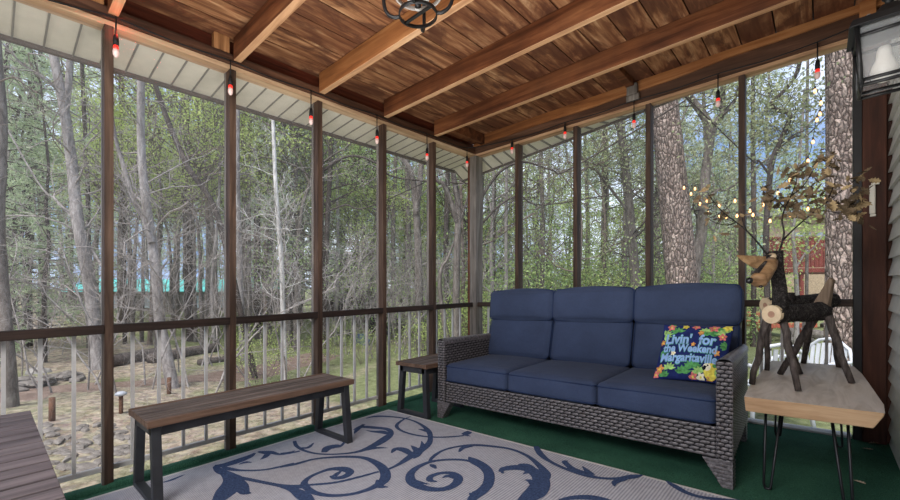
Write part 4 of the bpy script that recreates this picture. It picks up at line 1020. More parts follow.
M['needle'] = M_leaf('pine_needles', (156, 176, 138), (216, 226, 194))
M['needle2'] = M_leaf('pale_pine_needles', (172, 186, 164), (224, 230, 214))
M['spring'] = M_leaf('spring_leaves', (150, 172, 92), (210, 222, 146), .45)
M['green'] = M_leaf('green_leaves', (126, 154, 92), (182, 204, 138), .4)
M['oaklf'] = M_leaf('small_oak_leaves', (134, 144, 104), (190, 194, 154), .4)
def dirv(rng, base, spread):
    v = Vector(base)+Vector((rng.gauss(0, 1), rng.gauss(0, 1), rng.gauss(0, 1)))*spread; return v.normalized()
def branch(m, p, d, L, r, lev, rng, lp, kids_=5, curl=.22, lift=.12, mi=0, sides=(6, 4, 3, 3)):
    n = 5 if lev > 1 else 4; pts = [Vector(p)]; d = Vector(d).normalized()
    for i in range(n):
        d = (d+Vector((rng.gauss(0, curl), rng.gauss(0, curl), rng.gauss(0, curl)+lift*.5))).normalized(); pts.append(pts[-1]+d*L/n)
    m.tube(pts, [max(.0022, lerp(r, r*.45, i/n)) for i in range(n+1)], sides[min(3, max(0, 3-lev))], mi, False)
    if lev <= 0: lp.append(pts[-1]); lp.append(pts[len(pts)//2]); return
    for k in range(kids_):
        t = rng.uniform(.25, 1.0); q = t*n; i = min(n-1, int(q)); pp = pts[i].lerp(pts[i+1], q-i); ax = (pts[i+1]-pts[i]).normalized()
        s = ax.orthogonal().normalized(); s = Quaternion(ax, rng.uniform(0, 2*PI)) @ s
        branch(m, pp, ax*rng.uniform(.4, .9)+s*rng.uniform(.5, 1)+Vector((0, 0, lift)), L*rng.uniform(.38, .62), r*.5, lev-1, rng, lp, kids_, curl, lift, mi, sides)
def leafcloud(m, pts, per, spread, size, rng, mi=0, tri=False):
    for p in pts:
        for _ in range(per):
            c = p+Vector((rng.gauss(0, spread), rng.gauss(0, spread), rng.gauss(0, spread*.8)))
            a = dirv(rng, (0, 0, 0), 1); b = a.orthogonal().normalized(); b = Quaternion(a, rng.uniform(0, 6.28)) @ b; s = size*rng.uniform(.6, 1.3)
            if tri: m.add([c-b*s*.16, c+b*s*.16, c+a*s*1.5], [(0, 1, 2)], mi)
            else: m.add([c-a*s*.6, c+b*s*.38, c+a*s*.6, c-b*s*.38], [(0, 1, 2, 3)], mi)
# ---- prototypes (built at the origin, z = 0 at the root)
def proto_pine(seed, h, r, start, bark, leaf, dens=1.0, width=1.6):
    rng = random.Random(seed); root = thing('pine_tree', 'x', 'tree'); m = MB(False); lp = []
    tr = [(rng.gauss(0, .05*z/3), rng.gauss(0, .05*z/3), z) for z in [h*i/8 for i in range(9)]]; tr[0] = (0, 0, -.3)
    m.tube(tr, [lerp(r, r*.25, i/8)*.62 for i in range(9)], 8, 0, False)
    f = MB(False); nb = int(46*dens)
    for k in range(nb):
        t = lerp(start, .99, (k+rng.random())/nb); z = h*t; an = rng.uniform(0, 2*PI); L = width*(1.08-t)*rng.uniform(.7, 1.3)+.25
        i = min(7, int(t*8)); c = Vector(tr[i]).lerp(Vector(tr[i+1]), t*8-i); d = Vector((math.cos(an), math.sin(an), rng.uniform(-.25, .3)))
        tip = c+d*L; midp = c+d*L*.5+Vector((0, 0, .1*L)); m.tube([c, midp, tip], [r*.16, r*.1, r*.05], 3, 0, False)
        for q in range(int(5+L*5)):
            s = rng.uniform(.25, 1.05); b = c.lerp(tip, s)+Vector((rng.gauss(0, .14), rng.gauss(0, .14), rng.gauss(.03, .1)))
            for _ in range(7):
                a = dirv(rng, d*.6+Vector((0, 0, .2)), .7); pr_ = a.orthogonal().normalized(); pr_ = Quaternion(a, rng.uniform(0, 6.28)) @ pr_; w_ = .021
                f.add([b-pr_*w_, b+pr_*w_, b+a*rng.uniform(.16, .30)], [(0, 1, 2)], 0)
    # dead lower snags
    for k in range(10):
        z = h*rng.uniform(.08, start); an = rng.uniform(0, 6.28); c = Vector((0, 0, z)); m.tube([c, c+Vector((math.cos(an), math.sin(an), rng.uniform(-.2, .2)))*rng.uniform(.3, .9)], [r*.12, .004], 3, 0, False)
    m.build('trunk', bark, root); f.build('needles', leaf, root); return root
def proto_leafy(seed, h, r, bark, leaf, per=5, size=.09, lev=3, kids_=5, name='leafy_tree', spread=.22, low=.25):
    rng = random.Random(seed); root = thing(name, 'x', 'tree'); m = MB(False); lp = []
    p = Vector((0, 0, -.3)); tr = [p]
    for i in range(7): p = p+Vector((rng.gauss(0, .09), rng.gauss(0, .09), h/7)); tr.append(p)
    m.tube(tr, [lerp(r, r*.3, i/7) for i in range(8)], 7, 0, False)
    for k in range(11):
        t = rng.uniform(low, 1)*7; i = min(6, int(t)); c = tr[i].lerp(tr[i+1], t-i); an = rng.uniform(0, 6.28)
        branch(m, c, (math.cos(an), math.sin(an), rng.uniform(.1, .9)), h*.3*rng.uniform(.6, 1.1), r*.4, lev-1, rng, lp, kids_)
    m.build('trunk', bark, root)
    if leaf: f = MB(False); leafcloud(f, lp, per, spread, size, rng); f.build('foliage', leaf, root)
    return root
def proto_shrub(seed, h, stems, bark, leaf, per=4, size=.07, lev=2, name='leafy_shrub', cat='shrub', kids_=4, r=.012, lean=.45):
    rng = random.Random(seed); root = thing(name, 'x', cat); m = MB(False); lp = []
    for k in range(stems):
        an = rng.uniform(0, 6.28); c = Vector((math.cos(an), math.sin(an), 0))*rng.uniform(0, .2)*h+Vector((0, 0, -.15))
        branch(m, c, (math.cos(an)*lean, math.sin(an)*lean, 1), h*rng.uniform(.7, 1.1), r, lev, rng, lp, kids_, .2, .1)
    m.build('stems', bark, root)
    if leaf: f = MB(False); leafcloud(f, lp, per, .12*h**.5, size, rng); f.build('foliage', leaf, root)
    return root
PR = {}
PR['pa'] = proto_pine(1, 13, .17, .16, M['bk_dark'], M['needle'], 1.25, 1.9); PR['pb'] = proto_pine(2, 15, .2, .26, M['bk_mid'], M['needle2'], 1.2, 1.8)
PR['pc'] = proto_pine(3, 11, .13, .08, M['bk_dark'], M['needle'], 1.3, 2.0); PR['pd'] = proto_pine(4, 16, .22, .42, M['bk_mid'], M['needle'], 1.1, 2.1)
PR['la'] = proto_leafy(5, 7, .09, M['bk_mid'], M['spring'], 10, .062); PR['lb'] = proto_leafy(6, 8.5, .1, M['bk_dark'], M['green'], 10, .064); PR['lc'] = proto_leafy(7, 9, .11, M['bk_grey'], M['oaklf'], 6, .055)
PR['ld'] = proto_leafy(15, 8, .08, M['bk_mid'], M['spring'], 10, .062, low=.52)
PR['ba'] = proto_leafy(8, 9, .085, M['bk_grey'], None, name='bare_tree'); PR['bb'] = proto_leafy(9, 8, .07, M['bk_twig2'], None, name='bare_tree')
PR['sa'] = proto_shrub(10, 1.6, 7, M['bk_twig2'], M['spring'], 9, .045); PR['sb'] = proto_shrub(11, 2.2, 7, M['bk_mid'], M['green'], 10, .05)
PR['ta'] = proto_shrub(12, 1.7, 9, M['bk_twig2'], None, name='bare_shrub', kids_=5, lean=.7); PR['tb'] = proto_shrub(13, 2.8, 5, M['bk_twig'], None, name='bare_sapling', cat='sapling', kids_=5, r=.016, lean=.35, lev=3); PR['tc'] = proto_shrub(14, 3.6, 3, M['bk_twig'], None, name='bare_sapling', cat='sapling', kids_=5, r=.02, lean=.3, lev=3)
USED = set()
def plant(kind, px, dep, sc, rz, label, cat, group, dz=0.0):
    src = PR[kind]; o = src if kind not in USED else copy_tree(src); USED.add(kind)
    p = gd(px, dep); o.location = (p.x, p.y, p.z+dz); o.rotation_euler = (0, 0, rz); o.scale = (sc, sc, sc*1.0); tag(o, label, cat, group); return o
R_ = random.Random(77)
# the forest
LAB = {'ld': 'slender tree in spring leaf with a bare lower trunk, in front of the conifers', 'pa': 'dark green conifer in the dense woods beyond the screens', 'pb': 'tall pale green conifer in the woods with a bare lower trunk', 'pc': 'low dark bushy conifer standing far back in the woods', 'pd': 'very tall conifer in the woods with needles only high up',
       'la': 'young tree in bright yellow green spring leaf among the pines', 'lb': 'dark stemmed tree in fresh green leaf among the pines', 'lc': 'grey stemmed oak with sparse small olive leaves in the woods', 'ba': 'leafless pale grey tree standing among the pines', 'bb': 'leafless brown twiggy tree standing among the pines',
       'sa': 'low shrub with yellow green spring leaves on the forest floor', 'sb': 'tall green leafy shrub on the forest floor', 'ta': 'low tangled leafless brown shrub on the slope beyond the path', 'tb': 'leafless pale grey sapling with curved twigs left of the corner post', 'tc': 'tall thin leafless pale sapling left of the corner post'}
GRP = {'ld': 'slender spring trees', 'pa': 'dark conifers', 'pb': 'pale conifers', 'pc': 'low conifers', 'pd': 'very tall conifers', 'la': 'spring green trees', 'lb': 'green leafy trees', 'lc': 'sparse oaks', 'ba': 'bare grey trees', 'bb': 'bare brown trees', 'sa': 'spring green shrubs', 'sb': 'green shrubs', 'ta': 'bare brown shrubs', 'tb': 'bare saplings', 'tc': 'tall bare saplings'}
CAT = {'p': 'tree', 'l': 'tree', 'b': 'tree', 's': 'shrub', 't': 'shrub'}
def scatter(kinds, n, p0, p1, d0, d1, s0, s1):
    for i in range(n):
        k = R_.choice(kinds); px = lerp(p0, p1, (i+R_.random())/n); dep = lerp(d0, d1, R_.random())
        plant(k, px, dep, R_.uniform(s0, s1), R_.uniform(0, 6.28), LAB[k], 'sapling' if k in ('tb', 'tc') else CAT[k[0]], GRP[k])
scatter(['pa', 'pc', 'pc', 'pb', 'pd'], 46, -40, 480, 29, 44, .9, 1.3)
scatter(['pa', 'pb', 'pd'], 5, -40, 62, 12, 20, .8, 1.1)
scatter(['pd'], 9, 62, 245, 14, 22, .7, 1.0)
scatter(['pa', 'pb', 'pd', 'pa'], 11, 245, 470, 14, 22, .8, 1.1)
scatter(['pa', 'pb', 'pc', 'pd'], 20, 470, 900, 24, 42, .9, 1.25)
scatter(['pa', 'pb', 'pd'], 9, 475, 735, 13, 20, .8, 1.1)
scatter(['ld'], 8, 65, 240, 15, 22, .8, 1.1)
scatter(['la', 'lb', 'la'], 5, 245, 320, 15, 23, .8, 1.1)
scatter(['ld'], 5, 320, 392, 13, 20, .7, .95)
scatter(['la', 'lb'], 4, 395, 440, 15, 22, .8, 1.0)
scatter(['ld'], 7, 118, 228, 11, 14.5, .75, .95)
scatter(['ld', 'ld', 'lb'], 3, 285, 318, 10, 14, .7, .9)
scatter(['la', 'lb', 'la'], 16, 360, 650, 13, 22, .6, .9)
scatter(['lb', 'la'], 6, 640, 740, 18, 25, .7, 1.0)
scatter(['la', 'lb', 'lc'], 6, 735, 880, 25, 30, .9, 1.2)
scatter(['ba', 'bb'], 5, -20, 470, 11, 18, .8, 1.1)
scatter(['pa', 'pc'], 5, -30, 60, 8.5, 11, .6, .8)
scatter(['pa', 'pb'], 5, 245, 330, 11, 18, .6, .9)
scatter(['bb', 'lc'], 7, 480, 735, 10, 16, .7, 1.0)
scatter(['ta'], 34, -30, 320, 14, 19, .42, .6)
scatter(['sa', 'sb'], 14, 400, 735, 9, 15, .8, 1.2)
scatter(['sa', 'sb'], 26, 460, 740, 15, 22, 1.2, 1.9)
scatter(['tb', 'tc'], 8, -10, 310, 6, 10, .6, .9)
scatter(['tb', 'tc'], 5, 320, 460, 7, 11, .7, .9)
scatter(['sa'], 5, 250, 470, 7, 10, .35, .6)
# ---- traced individual trees
def P3w(px, py, dep): return far(px, py, dep)
def hero(name, label, bark, dep, stems, twigmat=None, ntw=14, leaf=None, seed=1, twl=1.1, per=3, lsz=.06, group=None, tl=2, tz=(1.0, 6), cat='tree', dd=.0):
    rng = random.Random(seed); p0 = P3w(*stems[0][0][0], dep); root = thing(name, label, cat, (p0.x, p0.y, gz(p0.x, p0.y)), group); lp = []
    m = MB(False); m2 = MB(False)
    for si, (pts, w0, w1) in enumerate(stems):
        q = [P3w(px, py, dep+dd*i*(1 if si % 2 else -1)+(rng.uniform(-.08, .08) if 0 < i else 0)) for i, (px, py) in enumerate(pts)]
        if si == 0: q[0].z = min(q[0].z, gz(q[0].x, q[0].y)-.1)
        top = q[-1]+(q[-1]-q[-2]).normalized()*2.0+Vector((0, 0, 1.0)); q.append(top)
        q = catmull(q, 5); k = len(q)
        tt = (pts[0][0]-450)/FPX; rad = [lerp(w0, w1, min(1, i/(k-6)))*dep/FPX/2/math.sqrt(1+tt*tt) for i in range(k)]
        m.tube(q, rad, 12 if w0 > 20 else 8, 0, False)
        for _ in range(ntw if si == 0 else ntw//2):
            i = rng.randrange(2, k-1)
            if not (tz[0] < q[i].z < tz[1]): continue
            an = rng.uniform(0, 6.28); branch(m2, q[i], (math.cos(an), math.sin(an), rng.uniform(-.1, .8)), twl*rng.uniform(.6, 1.3), max(.005, rad[i]*.2), tl, rng, lp, 4, .24, .1)
    m.build('trunk', bark, root)
    if m2.v: m2.build('branches', twigmat or bark, root)
    if leaf: f = MB(False); leafcloud(f, lp, per, .14, lsz, rng); f.build('foliage', leaf, root)
    return root
hero('grey_tree', 'grey trunk at the left edge of the photo, leaning out at its foot', M['bk_mid'], 5.4, [([(13, 410), (8, 350), (3, 290), (-1, 220), (2, 120), (-4, 40)], 16, 11)], M['bk_twig2'], 12, seed=21)
hero('forked_tree', 'thick pale grey tree forking high up, left of the leftmost post', M['bk_grey'], 8, [([(99, 374), (92, 300), (85, 258), (77, 215), (72, 165), (64, 108), (55, 62), (48, 20)], 16, 9), ([(65, 112), (69, 78), (70, 50), (68, 15)], 9, 6), ([(102, 266), (88, 243), (74, 220), (56, 200), (34, 176)], 4, 2)], M['bk_twig'], 26, seed=22, twl=1.4)
hero('thin_tree', 'thin dark trunk just left of the leftmost post', M['bk_dark'], 11, [([(89, 348), (88, 200), (83, 90), (81, 30)], 5.5, 4)], M['bk_twig2'], 10, seed=23)
hero('bent_tree', 'pale grey tree with a bent trunk, rising behind the near end of the slatted bench', M['bk_grey'], 6.4, [([(174, 392), (167, 358), (160, 322), (157, 282), (152, 240), (145, 195), (141, 140), (141, 70), (140, 20)], 14, 7), ([(152, 243), (144, 218), (133, 198), (121, 157), (112, 118)], 8, 4)], M['bk_twig'], 26, seed=24, twl=1.1)
hero('curved_tree', 'dark slender trunk curving up to the left between the two leftmost posts', M['bk_dark'], 7.5, [([(256, 368), (238, 300), (222, 232), (209, 197), (189, 169), (175, 138), (165, 113), (153, 77), (146, 45)], 7, 5)], M['bk_twig2'], 16, seed=25)
hero('straight_tree', 'dark straight trunk in front of the teal roof', M['bk_dark'], 13, [([(192, 338), (189, 280), (187, 200), (185, 100), (184, 20)], 12, 8)], M['bk_twig2'], 14, leaf=M['needle'], seed=26, tz=(3, 9), per=4)
for i, (w, dep, path, bk, lab) in enumerate((
    (5, 12, [(205, 340), (208, 250), (205, 150), (203, 60)], 'bk_mid', 'thin brown trunk just right of the dark straight trunk'), (4, 11, [(215, 342), (212, 285), (219, 200), (221, 90)], 'bk_grey', 'thin pale trunk beside the second post from the left'),
    (7, 9, [(243, 355), (239, 240), (237, 160), (238, 90)], 'bk_grey', 'pale grey trunk just right of the second post from the left'), (5, 12, [(250, 340), (249, 220), (250, 100)], 'bk_mid', 'thin trunk between the second post and the birch'),
    (8, 13, [(258, 335), (257, 220), (261, 150), (262, 80)], 'bk_dark', 'dark leaning trunk left of the white birch'), (8, 14, [(268, 334), (270, 230), (273, 120), (274, 70)], 'bk_mid', 'brown trunk directly behind the white birch'),
    (9, 13, [(290, 335), (284, 230), (282, 140), (280, 80)], 'bk_dark', 'dark trunk right of the white birch'), (5, 12, [(292, 338), (293, 240), (297, 150), (291, 120), (288, 80)], 'bk_dark', 'dark crooked trunk left of the third post'),
    (5, 14, [(358, 330), (357, 240), (355, 130), (355, 90)], 'bk_mid', 'slim brown trunk seen in the third bay from the corner'), (4, 12, [(335, 338), (338, 240), (336, 140)], 'bk_grey', 'slim pale trunk just right of the third post'),
    (5, 14, [(394, 330), (393, 240), (396, 150), (396, 110)], 'bk_mid', 'slim trunk just right of the fourth post'), (6, 14, [(408, 330), (408, 240), (407, 150), (407, 110)], 'bk_mid', 'brown trunk in the second bay from the corner post'),
    (4, 12, [(507, 335), (506, 240), (507, 150), (508, 110)], 'bk_grey', 'slim pale trunk right of the corner post'), (4, 14, [(493, 330), (494, 240), (495, 130)], 'bk_dark', 'slim dark trunk right beside the corner post'),
    (5, 13, [(540, 330), (543, 240), (541, 150), (544, 100)], 'bk_mid', 'slim trunk in the second bay right of the corner'), (6, 12, [(753, 340), (754, 240), (753, 150), (753, 60)], 'bk_dark', 'slim dark trunk beside the post right of the sofa'), (4, 12, [(806, 330), (807, 240), (807, 120), (808, 50)], 'bk_mid', 'slim trunk left of the big right-hand pine'),
    (6, 15, [(605, 330), (603, 250), (606, 160), (603, 90)], 'bk_dark', 'slim dark trunk behind the middle of the sofa'), (6, 12, [(448, 335), (446, 250), (448, 160)], 'bk_dark', 'slim dark trunk left of the corner post'), (7, 11, [(30, 355), (28, 240), (30, 120), (31, 40)], 'bk_dark', 'dark trunk left of the forked pale tree'), (5, 12, [(125, 345), (124, 250), (121, 120), (122, 50)], 'bk_dark', 'dark trunk just right of the leftmost post'), (6, 11, [(325, 345), (326, 250), (331, 150), (330, 80)], 'bk_dark', 'dark trunk hidden behind the third post'))):
    hero('slim_tree', lab, M[bk], dep, [(path, w, w*.75)], M['bk_twig2'] if i % 2 else M['bk_twig'], 8, seed=40+i, twl=.9, tl=1)
hero('birch_tree', 'slender white birch with fine twigs between the second and third posts', M['bk_white'], 7, [([(285, 366), (283, 313), (281, 255), (276, 190), (273, 120), (271, 80)], 6, 3.4)], M['bk_white'], 30, seed=60, twl=.9, tz=(.4, 6))
hero('grey_tree', 'dark grey trunk with a curved limb in the second bay from the corner post', M['bk_mid'], 10, [([(421, 350), (419, 300), (418, 245), (415, 195), (409, 168), (400, 150)], 9, 5), ([(416, 215), (420, 180), (422, 150), (421, 120)], 6, 4)], M['bk_twig'], 14, seed=61)
hero('arched_tree', 'dark tree sending an arched bare branch across the third bay', M['bk_dark'], 8, [([(320, 365), (321, 260), (322, 175), (321, 120)], 5, 4), ([(322, 172), (338, 160), (356, 156), (376, 163), (398, 178)], 3.2, 1.6), ([(322, 215), (345, 205), (372, 206)], 2.4, 1.2)], M['bk_dark'], 10, seed=62)
hero('forked_tree', 'grey forked tree just left of the corner post with a crossing thin limb', M['bk_mid'], 8, [([(457, 366), (456, 320), (457, 250), (458, 205), (453, 172), (452, 140)], 8, 5), ([(457, 222), (450, 198), (442, 182), (432, 172)], 5, 3), ([(448, 345), (441, 300), (441, 270), (454, 242)], 6, 2)], M['bk_twig'], 14, seed=63)
hero('leaning_tree', 'brown leaning trunk with dark leafy limbs behind the middle of the sofa', M['bk_mid'], 11, [([(640, 345), (636, 290), (629, 205), (620, 120), (616, 70)], 12, 8), ([(630, 215), (612, 190), (596, 170), (584, 160)], 3, 2), ([(628, 200), (646, 185), (664, 160)], 3, 2)], M['bk_dark'], 34, leaf=M['oaklf'], seed=64, twl=1.7, per=5, lsz=.055, tz=(1.5, 8))
hero('limb_tree', 'tree behind the left sofa cushion with long dark bare limbs crossing the bay', M['bk_dark'], 7.5, [([(478, 370), (479, 300), (481, 215), (482, 160)], 5, 4), ([(480, 200), (500, 172), (524, 162), (552, 170), (572, 168)], 3, 1.5), ([(481, 225), (500, 205), (520, 196), (545, 205)], 2.4, 1.2)], M['bk_dark'], 14, seed=65, twl=1.0)
hero('pine_tree', 'massive pine trunk with plated orange grey bark behind the right sofa cushion', M['bk_pine'], 8, [([(692, 374), (683, 290), (674, 200), (666, 120), (660, 50), (655, 0)], 37, 23)], M['bk_dark'], 3, seed=66, tz=(5, 9))
hero('oak_tree', 'grey gnarled oak forking right beside the massive plated pine', M['bk_mid'], 9.2, [([(692, 376), (690, 330), (695, 264), (701, 236), (702, 210), (706, 170), (710, 132), (702, 113), (692, 100), (680, 78)], 15, 7), ([(709, 140), (716, 122), (722, 114), (723, 94)], 9, 6), ([(722, 116), (732, 104), (738, 88)], 5, 3), ([(702, 205), (718, 190), (737, 183)], 4, 2)], M['bk_dark'], 22, leaf=M['oaklf'], seed=67, twl=1.0, per=3, lsz=.05, tz=(2.4, 7))
hero('pine_tree', 'huge plated pine trunk beside the reddish end post', M['bk_pine'], 6, [([(842, 400), (841, 340), (842, 250), (842, 100), (840, 0)], 38, 35)], M['bk_dark'], 0, seed=68)
hero('oak_tree', 'thin dark crooked oak behind the reindeer antlers', M['bk_dark'], 7, [([(768, 374), (768, 320), (766, 240), (771, 168), (781, 140), (790, 115), (777, 110), (771, 103), (782, 93), (795, 76), (802, 45)], 7, 4), ([(780, 143), (797, 136), (815, 128)], 3, 1.6), ([(770, 176), (758, 160), (748, 157)], 3, 1.6)], M['bk_dark'], 26, leaf=M['oaklf'], seed=69, twl=.8, per=3, lsz=.05, tz=(1.2, 5))
hero('leafy_sapling', 'small light green leafy tree in front of the red deck', M['bk_grey'], 11, [([(796, 348), (797, 300), (795, 262), (793, 232), (796, 205)], 6, 3), ([(796, 268), (806, 252), (818, 242)], 2.5, 1.5)], M['bk_grey'], 18, leaf=M['spring'], seed=70, twl=.8, per=2, lsz=.07, tz=(1.2, 4))
# ---------------------------------------------------------------- stones, stakes, timbers
t = NT('grey_stone', .9, .1); n_ = t.noise(t.coords(), 9, 6, .7); t.bump(n_, .8, .02)
M['stone'] = t.col(t.ramp(n_, [(.3, (84, 78, 74)), (.55, (126, 119, 113)), (.8, (164, 157, 150))])).mat
M['stone_white'] = M_plain('pale_boulder', (150, 145, 140), .9, .1, 0, .15, 8)
M['timber'] = M_plain('weathered_timber', (92, 84, 80), .95, .1, 0, .25, 14)
M['stake'] = M_plain('brown_stake', (96, 70, 56), .9, .1, 0, .25, 14)
def rock(p, sx, sy, sz, rz, seed, mat_, label, group, name='rock'):
    rng = random.Random(seed); m = MB(False); n = 9; rows = 6; ph = [rng.uniform(0, 6.28) for _ in range(6)]; vs = []
    for j in range(rows+1):
        th = PI*j/rows
        for k in range(n):
            an = 2*PI*k/n; r = 1+.16*math.sin(2*an+ph[0])+.1*math.sin(3*an+ph[1]+th)+.08*math.sin(5*an+ph[2])+rng.uniform(-.07, .07)
            x, y, z = sx*r*math.sin(th)*math.cos(an), sy*r*math.sin(th)*math.sin(an), sz*math.copysign(abs(math.cos(th))**.6, math.cos(th))*(1+rng.uniform(-.1, .1))
            c, s = math.cos(rz), math.sin(rz); vs.append((p.x+x*c-y*s, p.y+x*s+y*c, p.z+z+sz*.4))
    m.add(vs, [(j*n+k, j*n+(k+1) % n, (j+1)*n+(k+1) % n, (j+1)*n+k)[::-1] for j in range(rows) for k in range(n)], 0, False)
    return tag(m.build(name, mat_, at=p), label, 'rock', group)
rg = random.Random(8)
rock(G(38, 374), .24, .16, .09, .3, 1, M['stone_white'], 'pale rounded boulder on the stone edging left of the leftmost post', None, 'boulder')
for i in range(16):    # dry laid edging left of the path
    t_ = i/15; p = G(lerp(14, 78, t_)+rg.uniform(-2, 2), lerp(389, 378, t_)+rg.uniform(-3, 3)); p.z += rg.uniform(0, .09)
    rock(p, rg.uniform(.14, .24), rg.uniform(.09, .14), rg.uniform(.035, .055), rg.uniform(-.3, .5), 20+i, M['stone'], 'flat grey stone of the dry laid edging beside the dirt path', 'edging stones')
for i in range(64):    # flat stones of the bank below the railing
    p = G(rg.uniform(36, 135), rg.uniform(424, 474)); rock(p, rg.uniform(.05, .14), rg.uniform(.03, .07), rg.uniform(.012, .028), rg.uniform(-.6, .6), 60+i, M['stone'], 'flat grey stone on the rocky bank below the railing at left', 'bank stones')
for i in range(14):
    p = G(rg.uniform(785, 832), rg.uniform(327, 345)); p.z += rg.uniform(0, .25); rock(p, rg.uniform(.16, .3), rg.uniform(.12, .2), rg.uniform(.08, .14), rg.uniform(0, 3), 150+i, M['stone'], 'grey stone of the low rubble wall behind the white chairs', 'rubble wall stones')
def timber(a, b, r, label):
    m = MB(False); q = [a.lerp(b, i/6)+Vector((0, 0, r*.7)) for i in range(7)]; m.tube(q, r, 8); tag(m.build('timber', M['timber'], at=a), label, 'timber', None)
timber(G(100, 368), G(160, 357), .13, 'grey timber lying by the path just right of the leftmost post')
timber(G(150, 363), G(216, 351), .12, 'grey timber lying behind the bent pale tree')
timber(G(198, 366), G(228, 361), .08, 'short grey timber near the second post from the left')
timber(G(318, 338), G(352, 334), .10, 'grey timber on the slope behind the third post')
for px, py, h, lab in ((52, 421, .26, 'short brown wooden stake on the bank left of the leftmost post'), (169, 394, .24, 'short brown wooden stake at the foot of the bent pale tree'), (44, 350, .2, 'short dark stake far back on the slope at left')):
    p = G(px, py); m = MB(False); m.tube([p-Vector((0, 0, .1)), p+Vector((.01, 0, h))], [.03, .028], 8); tag(m.build('stake', M['stake'], at=p), lab, 'stake')
p = G(121, 414); so2 = thing('path_light', 'small path light with a pale cap on a brown post right of the leftmost post', 'path light', p)
m = MB(False); m.tube([p-Vector((0, 0, .1)), p+Vector((0, 0, .22))], .022, 8); m.build('post', M['stake'], so2)
m = MB(False); m.lathe(p+Vector((0, 0, .22)), [(.03, 0), (.06, .01), (.062, .03), (.03, .05), (0, .052)], 12); m.build('cap', M_plain('pale_metal_cap', (160, 163, 170), .5, .3), so2)
# ---------------------------------------------------------------- buildings in the woods
M['teal'] = M_plain('teal_metal_roof', (96, 190, 184), .45, .4, 0, .06); M['wallgrey'] = M_plain('grey_brown_boards', (112, 104, 98), .9, .1, 0, .12)
M['cabin'] = M_wood('dark_cabin_logs', (40, 34, 32), (66, 56, 52), (88, 76, 70), 'x', .5); M['roofgrey'] = M_plain('grey_shingles', (136, 132, 134), .8, .15, 0, .1, 30)
M['win'] = M_plain('window_glass_dark', (150, 160, 166), .15, .5); M['red'] = M_wood('red_brown_boards', (96, 46, 40), (132, 72, 62), (158, 100, 88), 'z', 1.0, knots=False); M['tanwall'] = M_plain('tan_wall', (176, 156, 130), .85)
def frame_at(px, dep, turn=0.0):
    p = gd(px, dep); a = YAW+turn; ex = Vector((math.cos(a), math.sin(a), 0)); ey = Vector((-math.sin(a), math.cos(a), 0))
    def T(u, v, z): q = p+ex*u+ey*v; return (q.x, q.y, z)
    return p, T
def bx(m, T, u0, u1, v0, v1, z0, z1, mi=0):
    m.hexa([T(u0, v0, z0), T(u1, v0, z0), T(u1, v1, z0), T(u0, v1, z0)], [T(u0, v0, z1), T(u1, v0, z1), T(u1, v1, z1), T(u0, v1, z1)], mi)
p, T = frame_at(155, 25, .1); b = thing('long_building', 'long low building with a teal metal roof behind the bare trees at left', 'building', p)
m = MB(False); bx(m, T, -4.9, 5.2, .4, 3.6, p.z-.4, 1.02); m.build('wall', M['wallgrey'], b)
m = MB(False); m.hexa([T(-5.3, 0, .98), T(5.5, 0, .98), T(5.5, 2.2, 1.75), T(-4.9, 2.2, 1.75)], [T(-5.3, 0, 1.03), T(5.5, 0, 1.03), T(5.5, 2.2, 1.8), T(-4.9, 2.2, 1.8)])
for k in range(22): u = -5.2+.5*k; m.hexa([T(u, 0, 1.02), T(u+.04, 0, 1.02), T(u+.05, 2.2, 1.79), T(u+.01, 2.2, 1.79)], [T(u, 0, 1.06), T(u+.04, 0, 1.06), T(u+.05, 2.2, 1.84), T(u+.01, 2.2, 1.84)])
m.hexa([T(-4.9, 2.2, 1.75), T(5.5, 2.2, 1.75), T(5.5, 4.0, 1.1), T(-5.3, 4.0, 1.1)], [T(-4.9, 2.2, 1.8), T(5.5, 2.2, 1.8), T(5.5, 4.0, 1.15), T(-5.3, 4.0, 1.15)]); m.build('roof', M['teal'], b)
for u in (-3.2, -1.0, 1.6, 3.6):
    m = MB(False); bx(m, T, u, u+.9, .34, .4, .0, .75); m.build('window', M['win'], b)
p, T = frame_at(256, 25, .1); b = thing('small_outbuilding', 'small shed with a pale teal roof behind the birch', 'building', p)
m = MB(False); bx(m, T, -1.5, 1.4, .3, 2.4, p.z-.3, 1.2); m.build('wall', M['wallgrey'], b)
m = MB(False); m.hexa([T(-1.8, 0, 1.15), T(1.7, 0, 1.15), T(1.7, 2.8, 1.75), T(-1.8, 2.8, 1.75)], [T(-1.8, 0, 1.22), T(1.7, 0, 1.22), T(1.7, 2.8, 1.82), T(-1.8, 2.8, 1.82)]); m.build('roof', M['teal'], b)
p, T = frame_at(352, 22, .3); b = thing('log_cabin', 'dark log cabin half hidden by trees between the third and fourth posts', 'building', p)
m = MB(False); bx(m, T, -1.6, 2.0, .5, 3.6, p.z-.4, 2.1); m.build('wall', M['cabin'], b)
m = MB(False); m.hexa([T(-2.0, .0, 2.0), T(2.4, .0, 2.0), T(2.4, 2, 3.2), T(-2.0, 2, 3.2)], [T(-2.0, .0, 2.1), T(2.4, .0, 2.1), T(2.4, 2, 3.3), T(-2.0, 2, 3.3)]); m.hexa([T(-2.0, 2, 3.2), T(2.4, 2, 3.2), T(2.4, 4, 2.0), T(-2.0, 4, 2.0)], [T(-2.0, 2, 3.3), T(2.4, 2, 3.3), T(2.4, 4, 2.1), T(-2.0, 4, 2.1)]); m.build('roof', M['roofgrey'], b)
for u in (-1.0, .4, 1.2):
    m = MB(False); bx(m, T, u, u+.5, .44, .5, .9, 1.7); m.build('window', M['win'], b)
